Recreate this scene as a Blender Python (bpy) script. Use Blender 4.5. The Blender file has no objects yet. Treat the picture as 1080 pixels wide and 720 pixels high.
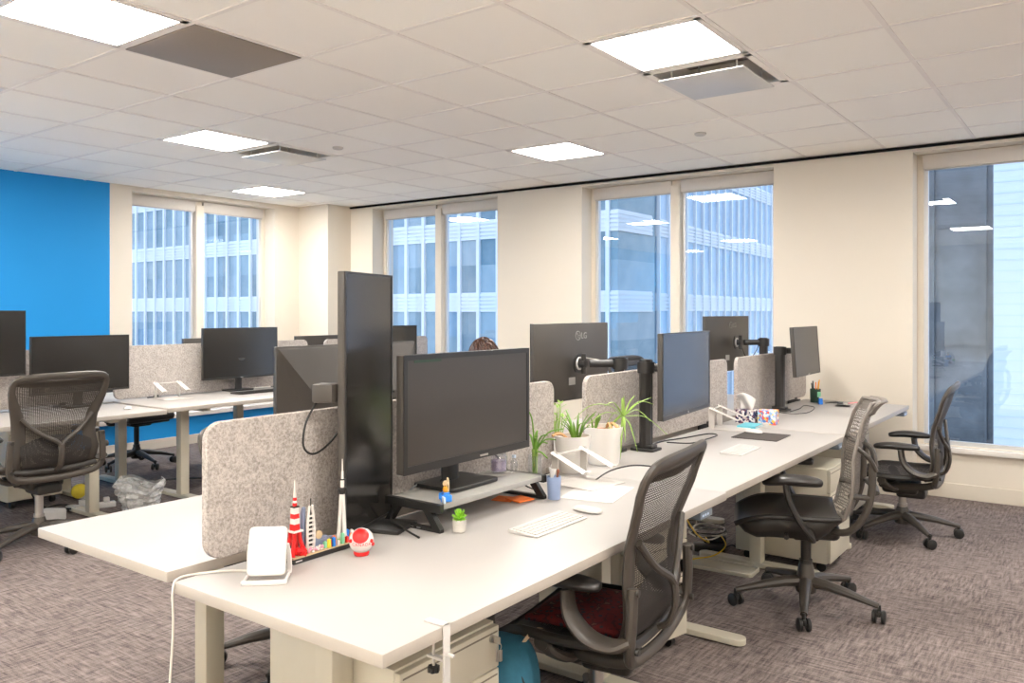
import bpy, bmesh, math, random
from mathutils import Vector, Matrix, Euler
random.seed(7)
sc = bpy.context.scene
COL = sc.collection
PI = math.pi
V = Vector

# ------------------------------------------------------------------ helpers
def srgb(r, g, b):
    f = lambda c: (c/255/12.92) if c/255 <= .04045 else ((c/255+.055)/1.055)**2.4
    return (f(r), f(g), f(b), 1)

class NT:
    def __init__(s, name):
        s.m = bpy.data.materials.new(name); s.m.use_nodes = True
        s.t = s.m.node_tree; s.t.nodes.clear()
        s.out = s.t.nodes.new('ShaderNodeOutputMaterial')
    def n(s, typ, **kw):
        x = s.t.nodes.new(typ)
        for k, v in kw.items():
            if k[0] == 'i' and k[1:].isdigit(): s.put(x.inputs[int(k[1:])], v)
            elif k in x.inputs.keys(): s.put(x.inputs[k], v)
            else: setattr(x, k, v)
        return x
    def put(s, sock, v):
        if isinstance(v, bpy.types.NodeSocket): s.t.links.new(v, sock)
        elif isinstance(v, bpy.types.Node): s.t.links.new(v.outputs[0], sock)
        else: sock.default_value = v
    def math(s, op, a, b=0.0, c=0.0):
        x = s.n('ShaderNodeMath', operation=op); s.put(x.inputs[0], a); s.put(x.inputs[1], b); s.put(x.inputs[2], c)
        return x.outputs[0]
    def mix(s, f, a, b):
        x = s.n('ShaderNodeMix', data_type='RGBA'); s.put(x.inputs[0], f); s.put(x.inputs[6], a); s.put(x.inputs[7], b)
        return x.outputs[2]
    def bsdf(s, col, rough=.5, metal=0, spec=.5, **kw):
        b = s.n('ShaderNodeBsdfPrincipled'); s.put(b.inputs['Base Color'], col); s.put(b.inputs['Roughness'], rough)
        b.inputs['Metallic'].default_value = metal; b.inputs['Specular IOR Level'].default_value = spec
        for k, v in kw.items(): s.put(b.inputs[k.replace('_', ' ')], v)
        return b
    def done(s, sh):
        s.put(s.out.inputs[0], sh); return s.m

def pm(name, col, rough=.5, metal=0, spec=.5, var=.06, scale=30, bump=0, bscale=200, **kw):
    """plain procedural surface: slow noise in the colour, optional fine bump"""
    t = NT(name)
    tc = t.n('ShaderNodeTexCoord')
    nz = t.n('ShaderNodeTexNoise', Vector=tc.outputs['Object'], Scale=scale, Detail=3.0)
    d = (col[0]*(1-var), col[1]*(1-var), col[2]*(1-var), 1); l = tuple(min(1, c*(1+var)) for c in col[:3])+(1,)
    c = t.mix(nz.outputs[0], d, l)
    b = t.bsdf(c, rough, metal, spec, **kw)
    if bump:
        n2 = t.n('ShaderNodeTexNoise', Vector=tc.outputs['Object'], Scale=float(bscale), Detail=2.0)
        bp = t.n('ShaderNodeBump', Strength=bump, Distance=.002, Height=n2.outputs[0])
        t.put(b.inputs['Normal'], bp.outputs[0])
    return t.done(b)

class MB:
    def __init__(s): s.bm = bmesh.new(); s.uv = None; s.mi = 0; s.q = Matrix()
    def _new(s, fn):
        before = set(s.bm.faces); fn()
        for f in s.bm.faces:
            if f not in before: f.material_index = s.mi
    def vert(s, p): return s.bm.verts.new(s.q @ V(p))
    def face(s, vs):
        try: f = s.bm.faces.new(vs); f.material_index = s.mi; return f
        except ValueError: return None
    def box(s, x0, x1, y0, y1, z0, z1, r=0, M=None, seg=2):
        tmp = bmesh.new(); bmesh.ops.create_cube(tmp, size=1)
        for v in tmp.verts:
            v.co = V(((x0+x1)/2+v.co.x*(x1-x0), (y0+y1)/2+v.co.y*(y1-y0), (z0+z1)/2+v.co.z*(z1-z0)))
        if r > 0:
            r = min(r, .49*min(abs(x1-x0), abs(y1-y0), abs(z1-z0)))
            bmesh.ops.bevel(tmp, geom=tmp.edges[:], offset=r, segments=seg, affect='EDGES', profile=.5)
        s.merge(tmp, M)
    def merge(s, tmp, M=None):
        M = s.q @ (M or Matrix()); mp = {}
        for v in tmp.verts: mp[v] = s.bm.verts.new(M @ v.co)
        for f in tmp.faces:
            g = s.face([mp[v] for v in f.verts])
        tmp.free()
    def ring(s, c, a, b, ra, rb, seg):
        return [s.vert(c + a*(math.cos(2*PI*i/seg)*ra) + b*(math.sin(2*PI*i/seg)*rb)) for i in range(seg)]
    def skin(s, rings, closed=False, cap=True):
        n = len(rings); seg = len(rings[0])
        for i in range(n if closed else n-1):
            A, B = rings[i], rings[(i+1) % n]
            for j in range(seg): s.face([A[j], A[(j+1) % seg], B[(j+1) % seg], B[j]])
        if cap and not closed:
            s.face(rings[0][::-1]); s.face(rings[-1])
    def tube(s, pts, r, seg=8, closed=False, up=None, cap=True):
        """r: radius, list of radii, or (a,b) pairs; up: fixes the section's second axis"""
        pts = [V(p) for p in pts]; n = len(pts); rings = []; nrm = None
        for i in range(n):
            if closed: t = (pts[(i+1) % n]-pts[i-1])
            else: t = pts[min(i+1, n-1)]-pts[max(i-1, 0)]
            t.normalize()
            if up is not None:
                a = t.cross(V(up)); 
                if a.length < 1e-4: a = t.orthogonal()
                a.normalize(); b = a.cross(t)
            else:
                if nrm is None: nrm = t.orthogonal().normalized()
                nrm = (nrm - t*nrm.dot(t)); nrm = nrm.normalized() if nrm.length > 1e-5 else t.orthogonal().normalized()
                a = nrm; b = t.cross(a)
            rr = r[i] if isinstance(r, list) else r
            ra, rb = rr if isinstance(rr, tuple) else (rr, rr)
            rings.append(s.ring(pts[i], a, b, ra, rb, seg))
        s.skin(rings, closed, cap)
    def cyl(s, p0, p1, r0, r1=None, seg=16, cap=True):
        s.tube([p0, p1], [r0, r0 if r1 is None else r1], seg, cap=cap)
    def lathe(s, prof, seg=24, M=None, cap=True):
        M = M or Matrix(); rings = []
        for (r, z) in prof:
            rings.append([s.vert(M @ V((math.cos(2*PI*i/seg)*r, math.sin(2*PI*i/seg)*r, z))) for i in range(seg)])
        s.skin(rings, False, cap)
    def sphere(s, c, r, seg=16, M=None):
        rx, ry, rz = r if isinstance(r, tuple) else (r, r, r); M = M or Matrix()
        n = seg//2; rings = []
        for k in range(1, n):
            th = PI*k/n
            rings.append([s.vert(M @ (V(c)+V((rx*math.sin(th)*math.cos(2*PI*i/seg), ry*math.sin(th)*math.sin(2*PI*i/seg), -rz*math.cos(th))))) for i in range(seg)])
        s.skin(rings, cap=False)
        b = s.vert(M @ (V(c)-V((0, 0, rz)))); t = s.vert(M @ (V(c)+V((0, 0, rz))))
        for i in range(seg):
            s.face([b, rings[0][(i+1) % seg], rings[0][i]]); s.face([t, rings[-1][i], rings[-1][(i+1) % seg]])
    def prism(s, poly, d0, d1, M=None):
        """poly in local xy, extruded along local z from d0 to d1, then M"""
        M = M or Matrix()
        A = [s.vert(M @ V((x, y, d0))) for x, y in poly]; B = [s.vert(M @ V((x, y, d1))) for x, y in poly]
        n = len(poly)
        for i in range(n): s.face([A[i], A[(i+1) % n], B[(i+1) % n], B[i]])
        s.face(A[::-1]); s.face(B)
    def grid(s, fn, nu, nv, thick=0, su=1, sv=1):
        uvl = s.bm.loops.layers.uv.verify()
        G = [[s.vert(fn(i/nu, j/nv)) for j in range(nv+1)] for i in range(nu+1)]
        for i in range(nu):
            for j in range(nv):
                f = s.face([G[i][j], G[i+1][j], G[i+1][j+1], G[i][j+1]])
                if f:
                    for l, (a, b) in zip(f.loops, ((i, j), (i+1, j), (i+1, j+1), (i, j+1))):
                        l[uvl].uv = (a/nu*su, b/nv*sv)
    def build(s, name, mat, parent=None, loc=None, rot=None, smooth=35, solid=0, bevel=0, sub=0, weld=False):
        if weld: bmesh.ops.remove_doubles(s.bm, verts=s.bm.verts[:], dist=1e-5)
        bmesh.ops.recalc_face_normals(s.bm, faces=s.bm.faces[:])
        me = bpy.data.meshes.new(name); s.bm.to_mesh(me); s.bm.free()
        for m in (mat if isinstance(mat, (list, tuple)) else [mat]): me.materials.append(m)
        if smooth:
            for p in me.polygons: p.use_smooth = True
            me.set_sharp_from_angle(angle=math.radians(smooth))
        o = bpy.data.objects.new(name, me); COL.objects.link(o)
        if parent: o.parent = parent
        if loc: o.location = loc
        if rot: o.rotation_euler = rot
        if solid:
            k = o.modifiers.new('solid', 'SOLIDIFY'); k.thickness = solid; k.offset = 0
        if bevel:
            k = o.modifiers.new('bevel', 'BEVEL'); k.width = bevel; k.segments = 2; k.limit_method = 'ANGLE'; k.angle_limit = math.radians(40)
        if sub:
            k = o.modifiers.new('sub', 'SUBSURF'); k.levels = sub; k.render_levels = sub
        return o

def cr(pts, n=6, closed=False):
    """Catmull-Rom through pts"""
    P = [V(p) for p in pts]; N = len(P); out = []
    for i in range(N if closed else N-1):
        if closed: p0, p1, p2, p3 = P[i-1], P[i], P[(i+1) % N], P[(i+2) % N]
        else: p0, p1, p2, p3 = P[max(i-1, 0)], P[i], P[i+1], P[min(i+2, N-1)]
        for k in range(n):
            t = k/n
            out.append(.5*((2*p1)+(p2-p0)*t+(2*p0-5*p1+4*p2-p3)*t*t+(3*p1-p0-3*p2+p3)*t**3))
    if not closed: out.append(P[-1])
    return out

def interp(tab, t):
    for (a, *va), (b, *vb) in zip(tab, tab[1:]):
        if t <= b or (b == tab[-1][0]):
            k = max(0, min(1, (t-a)/(b-a))); k = k*k*(3-2*k)*.5+k*.5
            r = [x+(y-x)*k for x, y in zip(va, vb)]
            return r[0] if len(r) == 1 else r

def rrect(w, h, r, n=5, x=0, y=0):
    """rounded rectangle outline centred on x, y"""
    P = []
    for cx, cy, a0 in ((w/2-r, h/2-r, 0), (-w/2+r, h/2-r, 90), (-w/2+r, -h/2+r, 180), (w/2-r, -h/2+r, 270)):
        for k in range(n+1):
            a = math.radians(a0+90*k/n); P.append((x+cx+r*math.cos(a), y+cy+r*math.sin(a)))
    return P

def thing(name, label, cat, loc=(0, 0, 0), rz=0, group=None, o=None):
    if o is None:
        o = bpy.data.objects.new(name, None); COL.objects.link(o); o.empty_display_size = .1
    o.location = loc; o.rotation_euler = (0, 0, rz) if not isinstance(rz, tuple) else rz
    o['label'] = label; o['category'] = cat
    if group: o['group'] = group
    return o
def tag(o, label, cat, group=None):
    o['label'] = label; o['category'] = cat
    if group: o['group'] = group
    return o
def struct(o, label=None):
    o['kind'] = 'structure'
    if label: o['label'] = label
    return o
RX = lambda a: Matrix.Rotation(math.radians(a), 4, 'X')
RY = lambda a: Matrix.Rotation(math.radians(a), 4, 'Y')
RZ = lambda a: Matrix.Rotation(math.radians(a), 4, 'Z')
T = lambda x, y, z: Matrix.Translation((x, y, z))

# ------------------------------------------------------------------ materials
M = {}
M['wall'] = pm('cream_paint', (.715, .650, .560, 1), .75, spec=.2, var=.015, scale=3)
M['trim'] = pm('cream_trim', (.68, .615, .525, 1), .55, spec=.3, var=.02, scale=5)
M['bounce_floor'] = pm('pale_bounce_floor', (.72, .67, .60, 1), .5, var=.03, scale=4)  # invented surface for the unseen floor, pale to bounce light onto the ceiling
M['bounce_wall'] = pm('white_bounce_paint', (.86, .84, .80, 1), .7, var=.01)  # unseen walls only, kept white to bounce light into the room
M['blue'] = pm('blue_paint', (.012, .27, .66, 1), .6, spec=.3, var=.03, scale=2)
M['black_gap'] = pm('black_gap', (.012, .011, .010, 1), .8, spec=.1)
M['white_lam'] = pm('white_laminate', (.425, .400, .382, 1), .42, spec=.4, var=.02, scale=6)
M['edge_lam'] = pm('laminate_edge', (.44, .395, .345, 1), .5, var=.02)
M['cream_metal'] = pm('cream_metal', (.58, .535, .43, 1), .42, spec=.45, var=.02)
M['seam'] = pm('dark_seam', (.20, .17, .13, 1), .7)
M['blind'] = pm('blind_cassette', (.60, .555, .51, 1), .6, var=.03)
M['win_frame'] = pm('window_aluminium', (.62, .62, .62, 1), .4, metal=.3, var=.03)
M['plastic'] = pm('graphite_plastic', (.056, .046, .037, 1), .42, spec=.5, var=.12, scale=14, bump=.05, bscale=900)
M['plastic2'] = pm('dark_graphite_plastic', (.028, .024, .020, 1), .45, var=.12, scale=18)
M['pad'] = pm('soft_dark_vinyl', (.024, .021, .019, 1), .36, spec=.55, var=.1, scale=20)
M['black'] = pm('black_plastic', (.018, .017, .016, 1), .4, var=.15, scale=25)
M['monblack'] = pm('monitor_shell', (.060, .052, .045, 1), .42, var=.08, scale=12, bump=.08, bscale=1500)
M['bezel'] = pm('monitor_bezel', (.022, .020, .019, 1), .3, var=.1)
M['screen'] = pm('screen_glass', (.020, .018, .016, 1), .17, spec=.75, var=.05)
M['matscreen'] = pm('matte_screen_glass', (.034, .026, .020, 1), .34, spec=.8, var=.05)
M['steel'] = pm('brushed_steel', (.55, .53, .50, 1), .3, metal=1, var=.08)
M['darkmetal'] = pm('black_powder_coat', (.030, .028, .027, 1), .38, spec=.5, var=.1)
M['greymetal'] = pm('grey_metal', (.42, .41, .39, 1), .35, metal=.5, var=.05)
M['white'] = pm('white_plastic', (.60, .575, .55, 1), .38, var=.02)
M['cable_black'] = pm('black_cable', (.014, .013, .013, 1), .5)
M['cable_white'] = pm('white_cable', (.70, .66, .60, 1), .5)
M['cable_yellow'] = pm('yellow_cable', (.80, .52, .02, 1), .45)
M['red'] = pm('red_gloss', (.70, .012, .012, 1), .28, var=.05)
M['rwhite'] = pm('glossy_white', (.72, .68, .645, 1), .25, var=.02)
M['green'] = pm('leaf_green', (.14, .30, .035, 1), .45, var=.4, scale=25)
M['green2'] = pm('bright_leaf_green', (.24, .52, .03, 1), .5, var=.3, scale=60)
M['pale_green'] = pm('pale_leaf_green', (.27, .42, .085, 1), .45, var=.3, scale=25)
M['pot'] = pm('white_ceramic', (.76, .725, .69, 1), .35, var=.02)
M['standwhite'] = pm('stand_white', (.56, .525, .49, 1), .4, var=.02)
M['soil'] = pm('brown_bark', (.30, .13, .06, 1), .9, var=.5, scale=70, bump=.5, bscale=150)
M['concrete'] = pm('pale_concrete', (.58, .55, .50, 1), .85, var=.15, scale=60, bump=.2)
M['bluecup'] = pm('pale_blue_plastic', (.28, .36, .55, 1), .4, var=.03)
M['orange'] = pm('orange_paper', (.90, .22, .05, 1), .7, var=.06)
M['paper'] = pm('white_paper', (.64, .615, .59, 1), .8, var=.02)
M['teal'] = pm('teal_card', (.15, .55, .66, 1), .6)
M['bluetoy'] = pm('blue_toy_plastic', (.02, .22, .75, 1), .35)
M['yellow'] = pm('yellow_foam', (.78, .62, .05, 1), .7)
M['skin'] = pm('skin', (.55, .33, .24, 1), .5, var=.06, Subsurface_Weight=.1)
M['hair'] = pm('brown_hair', (.055, .020, .010, 1), .38, var=.7, scale=60, bump=.5, bscale=120)
M['shirt'] = pm('grey_knit', (.20, .20, .22, 1), .9, var=.2, scale=80)
M['denim'] = pm('dark_denim', (.03, .04, .08, 1), .9, var=.25, scale=90)
M['bluebag'] = pm('blue_canvas', (.035, .17, .26, 1), .85, var=.2, scale=40, bump=.3, bscale=500)
M['greybag'] = pm('grey_canvas', (.10, .09, .085, 1), .9, var=.2, scale=60, bump=.3, bscale=500)
M['mat'] = pm('dark_desk_mat', (.055, .045, .040, 1), .75, var=.15)
M['darkgreen'] = pm('dark_green_mesh', (.02, .05, .03, 1), .5)
M['mint'] = pm('mint_card', (.25, .62, .38, 1), .6)
M['bluefab'] = pm('bright_blue_rubber', (.01, .19, .72, 1), .5)
M['tan'] = pm('tan_wood', (.62, .46, .28, 1), .6)
M['pencil'] = pm('orange_pencil', (.85, .38, .03, 1), .5)
M['pink'] = pm('pink_marker', (.85, .35, .35, 1), .5)
M['lgrey'] = pm('light_grey_plastic', (.45, .43, .41, 1), .45)
M['toygrey'] = pm('slate_blue_bricks', (.22, .26, .38, 1), .4)
M['controlgrey'] = pm('blue_grey_plastic', (.16, .19, .23, 1), .4)
M['mint2'] = pm('pale_button', (.55, .65, .8, 1), .4)
M['pinkblossom'] = pm('pink_bricks', (.80, .30, .42, 1), .4)
M['risershelf'] = pm('frosted_shelf', (.36, .35, .33, 1), .22, spec=.6)
M['keycap'] = pm('white_keycaps', (.58, .55, .53, 1), .5)
M['brownstick'] = pm('brown_stick', (.25, .07, .03, 1), .5)
M['dryleaf'] = pm('dry_tan_leaf', (.62, .36, .16, 1), .7, var=.3)
M['cable_grey'] = pm('grey_cable', (.30, .29, .27, 1), .5)
M['lip'] = pm('lip', (.45, .17, .15, 1), .5)
M['purple'] = pm('lilac_wax', (.45, .36, .52, 1), .35)

# felt
t = NT('grey_felt'); tc = t.n('ShaderNodeTexCoord')
n1 = t.n('ShaderNodeTexNoise', Vector=tc.outputs['Object'], Scale=130.0, Detail=4.0, Roughness=.75)
n2 = t.n('ShaderNodeTexNoise', Vector=tc.outputs['Object'], Scale=22.0, Detail=3.0)
r1 = t.n('ShaderNodeValToRGB', Fac=t.math('ADD', t.math('MULTIPLY', n1.outputs[0], .86), t.math('MULTIPLY', n2.outputs[0], .14)))
r1.color_ramp.elements[0].position = .36; r1.color_ramp.elements[0].color = (.27, .238, .215, 1)
r1.color_ramp.elements[1].position = .60; r1.color_ramp.elements[1].color = (.56, .51, .475, 1)
b = t.bsdf(r1.outputs[0], .95, spec=.1)
M['felt'] = t.done(b)

# carpet: 0.5 m tiles, streaks turned by a quarter from tile to tile
t = NT('carpet_tiles'); tc = t.n('ShaderNodeTexCoord')
sx = t.n('ShaderNodeSeparateXYZ', Vector=tc.outputs['Object'])
mpA = t.n('ShaderNodeMapping', Vector=tc.outputs['Object']); mpA.inputs['Scale'].default_value = (9, 75, 1)
mpB = t.n('ShaderNodeMapping', Vector=tc.outputs['Object']); mpB.inputs['Scale'].default_value = (75, 9, 1)
nA = t.n('ShaderNodeTexNoise', Vector=mpA.outputs[0], Scale=1.0, Detail=3.0, Roughness=.6)
nB = t.n('ShaderNodeTexNoise', Vector=mpB.outputs[0], Scale=1.0, Detail=3.0, Roughness=.6)
ck = t.math('MODULO', t.math('ABSOLUTE', t.math('ADD', t.math('FLOOR', t.math('MULTIPLY', sx.outputs[0], 2.0)), t.math('FLOOR', t.math('MULTIPLY', sx.outputs[1], 2.0)))), 2.0)
f1 = t.math('ADD', t.math('MULTIPLY', nA.outputs[0], .62), t.math('MULTIPLY', nB.outputs[0], .38))
f2 = t.math('ADD', t.math('MULTIPLY', nA.outputs[0], .38), t.math('MULTIPLY', nB.outputs[0], .62))
mx = t.n('ShaderNodeMix', data_type='FLOAT', i0=ck, i2=f1, i3=f2)
fine = t.n('ShaderNodeTexNoise', Vector=tc.outputs['Object'], Scale=260.0, Detail=2.0)
big = t.n('ShaderNodeTexNoise', Vector=tc.outputs['Object'], Scale=1.3, Detail=2.0)
ff = t.math('ADD', t.math('ADD', t.math('MULTIPLY', mx.outputs[0], .72), t.math('MULTIPLY', fine.outputs[0], .28)), t.math('MULTIPLY', t.math('SUBTRACT', big.outputs[0], .5), .10))
r1 = t.n('ShaderNodeValToRGB', Fac=ff)
e = r1.color_ramp.elements; e[0].position = .36; e[0].color = (.052, .042, .040, 1); e[1].position = .62; e[1].color = (.30, .25, .232, 1)
x = e.new(.5); x.color = (.185, .150, .139, 1)
b = t.bsdf(r1.outputs[0], .95, spec=.1)
bp = t.n('ShaderNodeBump', Strength=.4, Distance=.003, Height=ff); t.put(b.inputs['Normal'], bp.outputs[0])
M['carpet'] = t.done(b)

# ceiling tiles: every tile of the grid a hair different in tint
CX0, CXS, CY0, CYS = -.805, .61, 3.295, .618
t = NT('ceiling_tile'); tc = t.n('ShaderNodeTexCoord'); sx = t.n('ShaderNodeSeparateXYZ', Vector=tc.outputs['Object'])
cx = t.math('FLOOR', t.math('DIVIDE', t.math('SUBTRACT', sx.outputs[0], CX0), CXS)); cy = t.math('FLOOR', t.math('DIVIDE', t.math('SUBTRACT', sx.outputs[1], CY0), CYS))
cv = t.n('ShaderNodeCombineXYZ', X=cx, Y=cy)
wn = t.n('ShaderNodeTexWhiteNoise', Vector=cv.outputs[0])
fi = t.n('ShaderNodeTexNoise', Vector=tc.outputs['Object'], Scale=180.0, Detail=2.0)
c = t.mix(wn.outputs[0], (.945, .895, .835, 1), (.975, .935, .87, 1))
c = t.mix(t.math('MULTIPLY', fi.outputs[0], .10), c, (.6, .55, .5, 1))
M['ceil'] = t.done(t.bsdf(c, .9, spec=.1))
M['tbar'] = pm('ceiling_grid_bar', (.86, .80, .75, 1), .6, var=.02)

# lamp diffuser
t = NT('lamp_diffuser')
em = t.n('ShaderNodeEmission', Color=(1.0, .96, .895, 1), Strength=30.0)
M['lamp'] = t.done(em)

# window glass: clear with a mirror share that grows towards grazing views
t = NT('window_glass')
geo = t.n('ShaderNodeNewGeometry')
fr = t.n('ShaderNodeFresnel', IOR=t.math('MULTIPLY_ADD', geo.outputs['Backfacing'], 1/1.6-1.6, 1.6))
gl = t.n('ShaderNodeBsdfGlossy', Color=(.95, .98, 1, 1), Roughness=.0)
tr = t.n('ShaderNodeBsdfTransparent', Color=(.93, .97, 1.0, 1))
ms = t.n('ShaderNodeMixShader', i0=t.math('MULTIPLY', fr.outputs[0], 1.1), i1=tr.outputs[0], i2=gl.outputs[0])
M['glass'] = t.done(ms)
# clear plastic / jar glass
t = NT('clear_plastic')
geo = t.n('ShaderNodeNewGeometry')
fr = t.n('ShaderNodeFresnel', IOR=t.math('MULTIPLY_ADD', geo.outputs['Backfacing'], 1/1.45-1.45, 1.45))
gl = t.n('ShaderNodeBsdfGlossy', Color=(1, 1, 1, 1), Roughness=.08)
tr = t.n('ShaderNodeBsdfTransparent', Color=(.90, .91, .92, 1))
M['clear'] = t.done(t.n('ShaderNodeMixShader', i0=t.math('ADD', fr.outputs[0], .06), i1=tr.outputs[0], i2=gl.outputs[0]))
t = NT('thin_film_plastic')
nz = t.n('ShaderNodeTexNoise', Scale=9.0, Detail=4.0)
df = t.bsdf((.75, .75, .73, 1), .35)
tr = t.n('ShaderNodeBsdfTransparent', Color=(.95, .95, .95, 1))
M['film'] = t.done(t.n('ShaderNodeMixShader', i0=t.math('MULTIPLY', nz.outputs[0], .85), i1=tr.outputs[0], i2=df.outputs[0]))
# frosted white acrylic
t = NT('frosted_acrylic')
df = t.bsdf((.82, .79, .75, 1), .3); tr = t.n('ShaderNodeBsdfTransparent', Color=(.9, .9, .88, 1))
M['acrylic'] = t.done(t.n('ShaderNodeMixShader', i0=.55, i1=tr.outputs[0], i2=df.outputs[0]))

# woven seat mesh: open between the threads
def weave(name, col, pu, pv, openu, openv):
    t = NT(name); uv = t.n('ShaderNodeTexCoord'); s = t.n('ShaderNodeSeparateXYZ', Vector=uv.outputs['UV'])
    fu = t.math('FRACT', t.math('DIVIDE', s.outputs[0], pu)); fv = t.math('FRACT', t.math('DIVIDE', s.outputs[1], pv))
    hole = t.math('MULTIPLY', t.math('LESS_THAN', fu, openu), t.math('LESS_THAN', fv, openv))
    df = t.bsdf(col, .6, spec=.3); tr = t.n('ShaderNodeBsdfTransparent')
    return t.done(t.n('ShaderNodeMixShader', i0=hole, i1=df.outputs[0], i2=tr.outputs[0]))
M['weave'] = weave('woven_mesh', (.052, .043, .035, 1), .011, .0065, .60, .42)
M['weave_dense'] = weave('dense_woven_mesh', (.030, .025, .022, 1), .009, .007, .5, .15)
# moulded back with rows of small holes
t = NT('perforated_shell'); uv = t.n('ShaderNodeTexCoord')
vo = t.n('ShaderNodeTexVoronoi', Vector=uv.outputs['UV'], Scale=75.0, feature='DISTANCE_TO_EDGE')
try: vo.inputs['Randomness'].default_value = .35
except Exception: pass
hole = t.math('GREATER_THAN', vo.outputs[0], .15)
df = t.bsdf((.17, .145, .125, 1), .45); tr = t.n('ShaderNodeBsdfTransparent')
M['perf'] = t.done(t.n('ShaderNodeMixShader', i0=hole, i1=df.outputs[0], i2=tr.outputs[0]))
# red patterned cushion
t = NT('red_patterned_wool'); tc = t.n('ShaderNodeTexCoord')
vo = t.n('ShaderNodeTexVoronoi', Vector=tc.outputs['Object'], Scale=38.0)
r1 = t.n('ShaderNodeValToRGB', Fac=vo.outputs['Distance']); r1.color_ramp.interpolation = 'CONSTANT'
e = r1.color_ramp.elements; e[0].position = 0; e[0].color = (.015, .025, .035, 1); e[1].position = .28; e[1].color = (.12, .008, .010, 1)
x = e.new(.62); x.color = (.045, .005, .010, 1); x = e.new(.8); x.color = (.16, .09, .06, 1)
M['rug'] = t.done(t.bsdf(r1.outputs[0], .95))
# floral card
def floral(name, cols, sc_):
    t = NT(name); tc = t.n('ShaderNodeTexCoord')
    vo = t.n('ShaderNodeTexVoronoi', Vector=tc.outputs['Object'], Scale=sc_)
    r = t.n('ShaderNodeValToRGB', Fac=t.n('ShaderNodeSeparateColor', Color=vo.outputs['Color']).outputs[0]); r.color_ramp.interpolation = 'CONSTANT'
    e = r.color_ramp.elements; e[0].position = 0; e[0].color = cols[0]; e[1].position = 1/len(cols); e[1].color = cols[1]
    for k in range(2, len(cols)): q = e.new(k/len(cols)); q.color = cols[k]
    return t.done(t.bsdf(r.outputs[0], .6))
M['floral1'] = floral('navy_flower_print', [(.02, .02, .07, 1), (.75, .72, .70, 1), (.03, .03, .12, 1), (.55, .45, .45, 1), (.15, .05, .1, 1)], 75)
M['floral2'] = floral('bright_flower_print', [(.10, .25, .65, 1), (.80, .75, .70, 1), (.80, .12, .08, 1), (.85, .55, .05, 1), (.30, .5, .75, 1)], 70)
# grey return panel
M['greytile'] = pm('grey_mesh_panel', (.27, .225, .19, 1), .6, var=.06, scale=200)

# facade glass across the street: bays and storeys of differing tint
def facade(name, cols, bay, storey, rough=.25):
    t = NT(name); tc = t.n('ShaderNodeTexCoord'); s = t.n('ShaderNodeSeparateXYZ', Vector=tc.outputs['Object'])
    c = t.n('ShaderNodeCombineXYZ', X=t.math('FLOOR', t.math('DIVIDE', s.outputs[0], bay)), Y=t.math('FLOOR', t.math('DIVIDE', s.outputs[2], storey)))
    w = t.n('ShaderNodeTexWhiteNoise', Vector=c.outputs[0])
    r = t.n('ShaderNodeValToRGB', Fac=w.outputs[0])
    e = r.color_ramp.elements; e[0].color = cols[0]; e[1].color = cols[-1]
    for k in range(1, len(cols)-1): q = e.new(k/(len(cols)-1)); q.color = cols[k]
    nz = t.n('ShaderNodeTexNoise', Vector=tc.outputs['Object'], Scale=.9, Detail=3.0)
    cc = t.mix(t.math('MULTIPLY', nz.outputs[0], .35), r.outputs[0], (.75, .8, .85, 1))
    return t.done(t.bsdf(cc, rough, spec=.4))
M['fac_glass'] = facade('facade_glass', [(.03, .13, .19, 1), (.12, .24, .30, 1), (.24, .34, .40, 1), (.06, .20, .33, 1)], 1.35, 3.95)
M['fac_light'] = facade('pale_facade_glass', [(.30, .46, .62, 1), (.40, .56, .72, 1), (.24, .42, .62, 1)], 1.35, 3.95)
M['fac_white'] = pm('facade_white', (.78, .80, .83, 1), .5, var=.04, scale=.5)
M['fac_line'] = pm('pale_cladding_joint', (.60, .68, .78, 1), .5, var=.05)
M['fac_bright'] = pm('pale_blue_cladding', (.66, .71, .79, 1), .5, var=.08, scale=.7)
M['fac_dark'] = facade('dark_facade_glass', [(.020, .021, .022, 1), (.045, .046, .047, 1), (.032, .031, .030, 1)], 1.5, 3.9)
# ------------------------------------------------------------------ room
H = 2.70
XL, XR, YB, YW = -8.0, 3.7, -3.6, 6.86
m = MB(); m.mi = 0; m.box(XL-.3, XR+.3, .25, YW+.35, -.2, 0); m.mi = 1; m.box(XL-.3, XR+.3, YB-.3, .25, -.2, 0)  # second box: unseen pale floor added as a bounce surface for the ceiling
struct(m.build('floor', [M['carpet'], M['bounce_floor']], smooth=0), 'grey brown carpet tiles with dark streaks')

lamps = [(-3.55, 1.75), (-5.38, 3.604), (-7.21, 5.46), (-3.55, 5.46), (-1.72, 3.604),
         (.11, 1.75), (.11, 5.46), (-1.72, -.104), (-5.38, -.104), (-3.55, -1.95), (.11, -1.95), (1.94, 3.604), (1.94, -.104), (-7.21, -1.95), (-7.21, 1.75)]
vents = [(-1.72, 4.222), (-5.38, 4.222)]
def cell(x, y): return (math.floor((x-CX0)/CXS), math.floor((y-CY0)/CYS))
skip = {cell(*p) for p in lamps+vents}
m = MB(); m.mi = 0
i0, i1 = cell(XL, 0)[0], cell(XR, 0)[0]; j0, j1 = cell(0, YB)[1], cell(0, YW)[1]
for i in range(i0, i1+1):
    for j in range(j0, j1+1):
        if (i, j) in skip: continue
        x0, x1 = max(XL, CX0+i*CXS), min(XR, CX0+(i+1)*CXS); y0, y1 = max(YB, CY0+j*CYS), min(YW, CY0+(j+1)*CYS)
        if x1-x0 < .01 or y1-y0 < .01: continue
        m.box(x0, x1, y0, y1, H, H+.02)
m.mi = 1
for i in range(i0, i1+2):
    x = CX0+i*CXS
    if XL < x < XR: m.box(x-.0115, x+.0115, YB, YW, H-.004, H+.03)
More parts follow.
